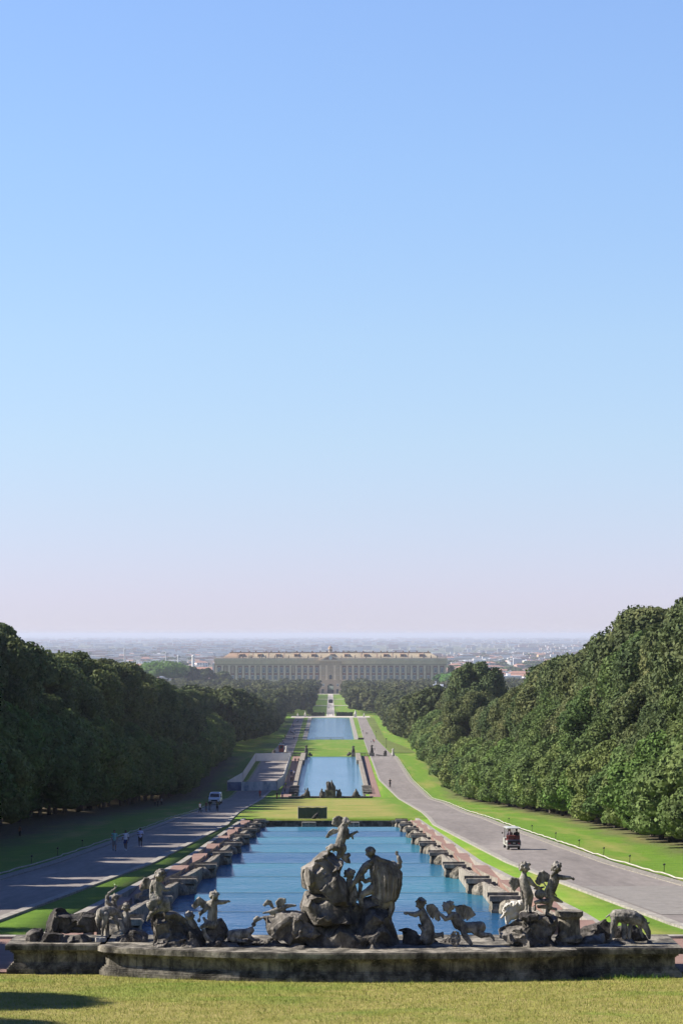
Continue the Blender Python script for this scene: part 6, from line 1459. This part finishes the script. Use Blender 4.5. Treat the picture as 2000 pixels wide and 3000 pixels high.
mb = MB(); mb.tube([(-.25, -.36, 1.0), (0, -.40, .97), (.25, -.36, 1.0)], .017, 6); mb.build('handlebar', M['metal_dark'], bk); mb = MB(); mb.ball((0, .17, .92), .1, .8, 1.4, .35, 8); mb.build('saddle', M['metal_dark'], bk)
person(p + Vector((0, .12, .16)), 1.66, PF, 'bars', BLACK, 'shorts', BLACK, 'cyclist in dark jersey riding toward the fountain on the sunlit road', rz=.15)

# ------------------------------------------------------------------ golf cart, seen from behind
M['cart_white'] = plain('cart_white_plastic', (0.40, 0.40, 0.36), 0.4); M['maroon'] = noisy('maroon_vinyl', [(0.3, (0.10, 0.025, 0.022)), (0.7, (0.17, 0.045, 0.038))], 5.0, rough=.45); M['rubber'] = plain('tyre_rubber', (0.018, 0.018, 0.018), 0.8); M['chrome'] = plain('bumper_metal', (0.5, 0.5, 0.5), 0.3, 0.8); M['taillight'] = plain('red_lens', (0.30, 0.03, 0.05), 0.2)
p = GP(1504.5, 2490, .03); ct = empty('golf_cart', p, 'white golf cart with canopy roof and maroon rear seat driving up the sunlit road', 'golf cart', rz=R(5)); sc_ = 66 * p.y / F / 1.86; ct.scale = (sc_ * .92, sc_, sc_)
mb = MB(); mb.box(-.58, .58, -.05, 2.2, .30, .46); mb.box(-.60, .60, -.02, .62, .46, .74); mb.box(-.56, .56, 1.75, 2.35, .3, .85); mb.add([(-.56, 2.35, .3), (.56, 2.35, .3), (.56, 2.35, .85), (-.56, 2.35, .85), (-.45, 2.62, .35), (.45, 2.62, .35), (.45, 2.5, .78), (-.45, 2.5, .78)], [(0, 1, 5, 4), (2, 3, 7, 6), (1, 2, 6, 5), (3, 0, 4, 7), (4, 5, 6, 7)])
for s in (-1, 1): mb.tube([(s * .62, .05, .38), (s * .63, .12, .62), (s * .63, .5, .70), (s * .62, .8, .45)], .055, 8)
mb.build('body', M['cart_white'], ct)
mb = MB(); mb.box(-.56, .56, -.10, -.03, .42, .80); mb.build('rear_panel', M['metal_dark'], ct)
mb = MB(); mb.box(-.61, .61, -.20, -.08, .34, .40); mb.box(-.61, .61, -.2, -.1, .40, .42); mb.build('rear_bumper', M['chrome'], ct)
mb = MB(); mb.box(-.55, .55, -.18, .3, .18, .33); mb.build('underbody', M['metal_dark'], ct)
for s in (-1, 1):
    mb = MB(); mb.box(s * .43 - .09, s * .43 + .09, -.13, -.09, .48, .58); mb.build('tail_light', M['taillight'], ct); mb = MB(); mb.box(s * .36 - .1, s * .36 + .1, -.125, -.09, .44, .475); mb.build('reflector', M['cart_white'], ct)
mb = MB(); mb.box(-.11, .11, -.13, -.10, .52, .60); mb.build('number_plate', M['cart_white'], ct)
def cushion(x0, x1, y0, y1, z0, z1, tilt=0):
    b_ = MB(); b_.box(x0, x1, y0, y1, z0, z1); me = b_.mesh('c', M['maroon']); o = obj('c', me); m_ = o.modifiers.new('b', 'BEVEL'); m_.width = .05; m_.segments = 3
    dg = bpy.context.evaluated_depsgraph_get(); r_ = bpy.data.meshes.new_from_object(o.evaluated_get(dg)); bpy.data.objects.remove(o); return r_
obj('rear_seat_back', cushion(-.56, -.01, .02, .14, .80, 1.20), ct); obj('rear_seat_back', cushion(.01, .56, .02, .14, .80, 1.20), ct); obj('rear_seat', cushion(-.56, .56, -.02, .5, .74, .86), ct); obj('front_seat', cushion(-.55, .55, .75, 1.2, .68, .8), ct); obj('front_seat_back', cushion(-.55, .55, .66, .78, .8, 1.16), ct)
mb = MB(); mb.tube([(-.58, -.04, .80), (.58, -.04, .80)], .025, 8); mb.tube([(-.58, -.04, .80), (-.58, .1, .6)], .022, 6); mb.tube([(.58, -.04, .80), (.58, .1, .6)], .022, 6); mb.build('grab_rail', M['chrome'], ct)
mb = MB()
for s in (-1, 1): mb.tube([(s * .40, .62, .7), (s * .40, .55, 1.78)], .03, 8); mb.tube([(s * .54, 1.95, .8), (s * .54, 1.75, 1.76)], .02, 8)
mb.build('roof_post', M['metal_dark'], ct)
rf = MB(); n = 10
for k in range(n + 1):
    pass
vs = []; fs = []
for i, y in enumerate(np.linspace(.10, 2.05, 9)):
    for j, x in enumerate(np.linspace(-.62, .62, 11)):
        e_ = max(abs(x / .62) ** 4, abs((y - 1.075) / .975) ** 6); vs.append((x, y, 1.84 - .06 * e_))
for i in range(8):
    for j in range(10): a = i * 11 + j; fs.append((a, a + 1, a + 12, a + 11))
nn = len(vs); vs += [(x, y, z - .045) for x, y, z in vs]; fs += [tuple(q + nn for q in f[::-1]) for f in fs]
rim = [j for j in range(11)] + [i * 11 + 10 for i in range(1, 9)] + [8 * 11 + j for j in range(9, -1, -1)] + [i * 11 for i in range(7, 0, -1)]
fs += [(rim[i], rim[(i + 1) % len(rim)], rim[(i + 1) % len(rim)] + nn, rim[i] + nn) for i in range(len(rim))]
rf.add(vs, fs); rf.build('roof', M['cart_white'], ct)
mb = MB(); mb.box(-.5, .5, 1.83, 1.85, .9, 1.7); 
gm_, nt_, gb_ = new_mat('windscreen_glass'); gb_.inputs['Transmission Weight'].default_value = .9; gb_.inputs['Roughness'].default_value = .05; gb_.inputs['Base Color'].default_value = (.85, .9, .9, 1); mb.build('windscreen', gm_, ct)
for s in (-1, 1):
    mb = MB(); mb.tube([(s * .52, 1.8, 1.25), (s * .72, 1.75, 1.28)], .012, 5); mb.ball((s * .76, 1.74, 1.27), .09, .6, .4, 1.1, 8); mb.build('mirror', M['metal_dark'], ct)
wl_ = MB(); wl_.tube([(-.09, 0, 0), (.09, 0, 0)], .22, 16); wlm = wl_.mesh('tyre', M['rubber']); hb = MB(); hb.tube([(-.1, 0, 0), (.1, 0, 0)], .11, 12); hbm = hb.mesh('hub', M['chrome'])
for s in (-1, 1):
    for y in (.22, 2.05): w_ = obj('wheel', wlm, ct, (s * .48, y, .22)); obj('hub', hbm, w_)
mb = MB(); mb.tube([(-.2 + .17 * cos(t), 1.5 + .06 * cos(t), 1.02 + .15 * sin(t)) for t in [k * pi / 8 for k in range(17)]], .015, 6, caps=False); mb.build('steering_wheel', M['metal_dark'], ct)
def sitter(x, top, hairm, label):
    b_ = MB(); L = lambda pts: chain(b_, PV, [(a, c, b2, r) for a, b2, c, r in pts])
    L([(0, .0, .12, .14), (0, -.03, .35, .13), (0, -.02, .52, .12), (0, 0, .60, .05)]); b_.ball((0, .02, .74), .1, .82, .95, 1.15, 10)
    for s in (-1, 1): L([(s * .08, .02, .08, .09), (s * .1, .42, .1, .065), (s * .1, .48, -.3, .045), (s * .1, .56, -.34, .035)]); L([(s * .17, 0, .5, .06), (s * .22, .14, .3, .045), (s * .12, .38, .36, .03)]); b_.ball((s * .11, .42, .37), .04, n=6)
    me = remesh(b_, .025, 1); me.materials.append(SKIN); e_ = empty('person', p + Vector((x * sc_, 1.0 * sc_, .80 * sc_)), label, 'person', rz=R(5)); e_.scale = (sc_,) * 3; obj('body', me, e_)
    b_ = MB(); L = lambda pts: chain(b_, PV, [(a, c, b2, r) for a, b2, c, r in pts]); L([(0, .0, .1, .155), (0, -.03, .35, .148), (0, -.02, .52, .135)])
    for s in (-1, 1): L([(s * .17, 0, .5, .075), (s * .21, .1, .36, .06)])
    me = remesh(b_, .025, 1); me.materials.append(top); obj('shirt', me, e_); b_ = MB(); b_.ball((0, -.0, .765), .106, .86, .95, 1.05, 10); me = remesh(b_, .025, 1); me.materials.append(hairm); obj('hair', me, e_)
sitter(-.27, C('mauve_cotton', .2, .16, .2), HAIRB, 'driver in mauve top on the left seat of the golf cart'); sitter(.3, BLACK, HAIR, 'dark-haired passenger in black on the right seat of the golf cart')

# ------------------------------------------------------------------ van, facing the camera
M['van_white'] = plain('van_white_paint', (0.78, 0.80, 0.82), 0.3); M['dark_glass'] = plain('van_glass', (0.02, 0.03, 0.04), 0.08); M['lamp'] = plain('headlamp_lens', (0.6, 0.62, 0.65), 0.1)
p = GP(627.5, 2358, .03); vn = empty('van', p, 'white van parked facing the camera on the shaded road behind walkers', 'van', rz=R(-3)); k5 = 34 * p.y / F / 1.8; vn.scale = (k5,) * 3
prof = [(0, .35), (-.02, .75), (.12, .98), (.75, 1.12), (1.35, 1.68), (1.6, 1.76), (3.9, 1.76), (4.2, 1.6), (4.25, .4)]
vs = []; n = len(prof)
for s, ins in ((-1, 1), (1, 1)):
    for (y, z) in prof: vs.append((s * (.88 - (.10 if z > 1.2 else 0) - (.06 if y < .1 else 0)), y, z))
mb = MB(); mb.add(vs, [tuple(range(n)), tuple(range(n, 2 * n))[::-1]] + [(i, n + i, n + (i + 1) % n, (i + 1) % n) for i in range(n)]); mb.build('body', M['van_white'], vn)
mb = MB(); mb.add([(-.74, .80, 1.16), (.74, .80, 1.16), (.66, 1.31, 1.64), (-.66, 1.31, 1.64), (-.74, .74, 1.18), (.74, .74, 1.18), (.66, 1.26, 1.68), (-.66, 1.26, 1.68)], [(0, 1, 2, 3), (4, 7, 6, 5), (0, 4, 5, 1), (1, 5, 6, 2), (2, 6, 7, 3), (3, 7, 4, 0)]); mb.build('windscreen', M['dark_glass'], vn)
for s in (-1, 1):
    mb = MB(); mb.box(s * .84 - .03, s * .84 + .03, 1.45, 2.4, 1.15, 1.6); mb.build('side_window', M['dark_glass'], vn)
    mb = MB(); mb.ball((s * .66, .05, .82), .15, 1.1, .6, .8, 8); mb.build('headlight', M['lamp'], vn)
    mb = MB(); mb.ball((s * 1.0, 1.15, 1.2), .12, .7, .5, 1.1, 8); mb.tube([(s * .85, 1.2, 1.16), (s * .98, 1.15, 1.18)], .02, 5); mb.build('mirror', M['metal_dark'], vn)
    for y in (.75, 3.4): w_ = obj('wheel', None or (lambda q: (q.tube([(-.1, 0, 0), (.1, 0, 0)], .32, 16), q.mesh('tyre', M['rubber']))[1])(MB()), vn, (s * .78, y, .32)); obj('hub', hbm, w_)
mb = MB(); mb.box(-.5, .5, -.06, 0, .56, .80); mb.build('grille', M['metal_dark'], vn); mb = MB(); mb.box(-.86, .86, -.1, .1, .32, .52); mb.build('bumper', M['metal_dark'], vn); mb = MB(); mb.box(-.26, .26, -.12, -.1, .4, .5); mb.build('number_plate', M['lamp'], vn)
mb = MB(); mb.box(-.6, .6, 1.65, 1.85, 1.78, 1.86); mb.build('roof_light_bar', C('blue_lens', .05, .1, .4), vn)

# ------------------------------------------------------------------ blades of the foreground lawn
g = np.random.default_rng(77); n = 90000
x = g.uniform(-11.5, 12, n); y = 60 + (76.9 - 60) * g.random(n) ** .8; keep = np.ones(n, bool)
plx = np.array([a for a, b in PL]); ply = np.array([b for a, b in PL]); lim = np.interp(x, plx, ply) - .2; keep &= y < lim
x, y = x[keep], y[keep]; n = len(x); z = np.interp(y, [a for a, b in GT], [b for a, b in GT])
h = g.uniform(.03, .085, n) * (1 + .9 * (g.random(n) < .05)); a = g.uniform(0, pi, n); w_ = .007
dx, dy = np.cos(a) * w_, np.sin(a) * w_; lx, ly = g.normal(0, .03, n), g.normal(0, .03, n)
V = np.stack([np.stack([x - dx, y - dy, z - .01], 1), np.stack([x + dx, y + dy, z - .01], 1), np.stack([x + lx, y + ly, z + h], 1)], 1).reshape(-1, 3)
M['blade'] = noisy('grass_blades', [(0.3, (0.12, 0.20, 0.02)), (0.5, (0.26, 0.29, 0.05)), (0.7, (0.44, 0.40, 0.13))], 1.2, fine=(30, (0.7,) * 3, (1.2,) * 3))
o = obj('grass', np_mesh('grass', V, np.arange(n * 3).reshape(-1, 3), M['blade'])); tag(o, kind='stuff')
# taller weeds at the sunlit end of the plinth
V = []; 
for i in range(260):
    x0 = g.uniform(8.6, 10.6); y0 = 76.15 - g.random() * .35; hh = g.uniform(.06, .22) * (2.6 if g.random() < .03 else 1); a = g.uniform(0, pi); l = g.normal(0, .06, 2)
    V += [(x0 - cos(a) * .012, y0 - sin(a) * .012, -10.83), (x0 + cos(a) * .012, y0 + sin(a) * .012, -10.83), (x0 + l[0], y0 + l[1], -10.83 + hh)]
o = obj('weeds', np_mesh('weeds', np.array(V), np.arange(len(V)).reshape(-1, 3), noisy('weed_leaves', [(0.3, (0.06, 0.16, 0.01)), (0.7, (0.12, 0.26, 0.02))], 3.0))); tag(o, 'tuft of fresh green weeds growing at the sunlit end of the plinth', 'weeds', kind='stuff')
# ------------------------------------------------------------------ air
hm = bpy.data.materials.new('haze_air'); hm.use_nodes = True; hn = hm.node_tree
for n_ in list(hn.nodes):
    if n_.type != 'OUTPUT_MATERIAL': hn.nodes.remove(n_)
pv = hn.nodes.new('ShaderNodeVolumePrincipled'); pv.inputs['Color'].default_value = (0.75, 0.79, 0.90, 1); pv.inputs['Density'].default_value = 0.62e-4; pv.inputs['Anisotropy'].default_value = 0.1
hn.links.new(pv.outputs[0], hn.nodes['Material Output'].inputs['Volume'])
mb = MB(); mb.box(-42000, 42000, -600, 62000, -77, 14)
hz = mb.build('haze', hm); tag(hz, kind='stuff')
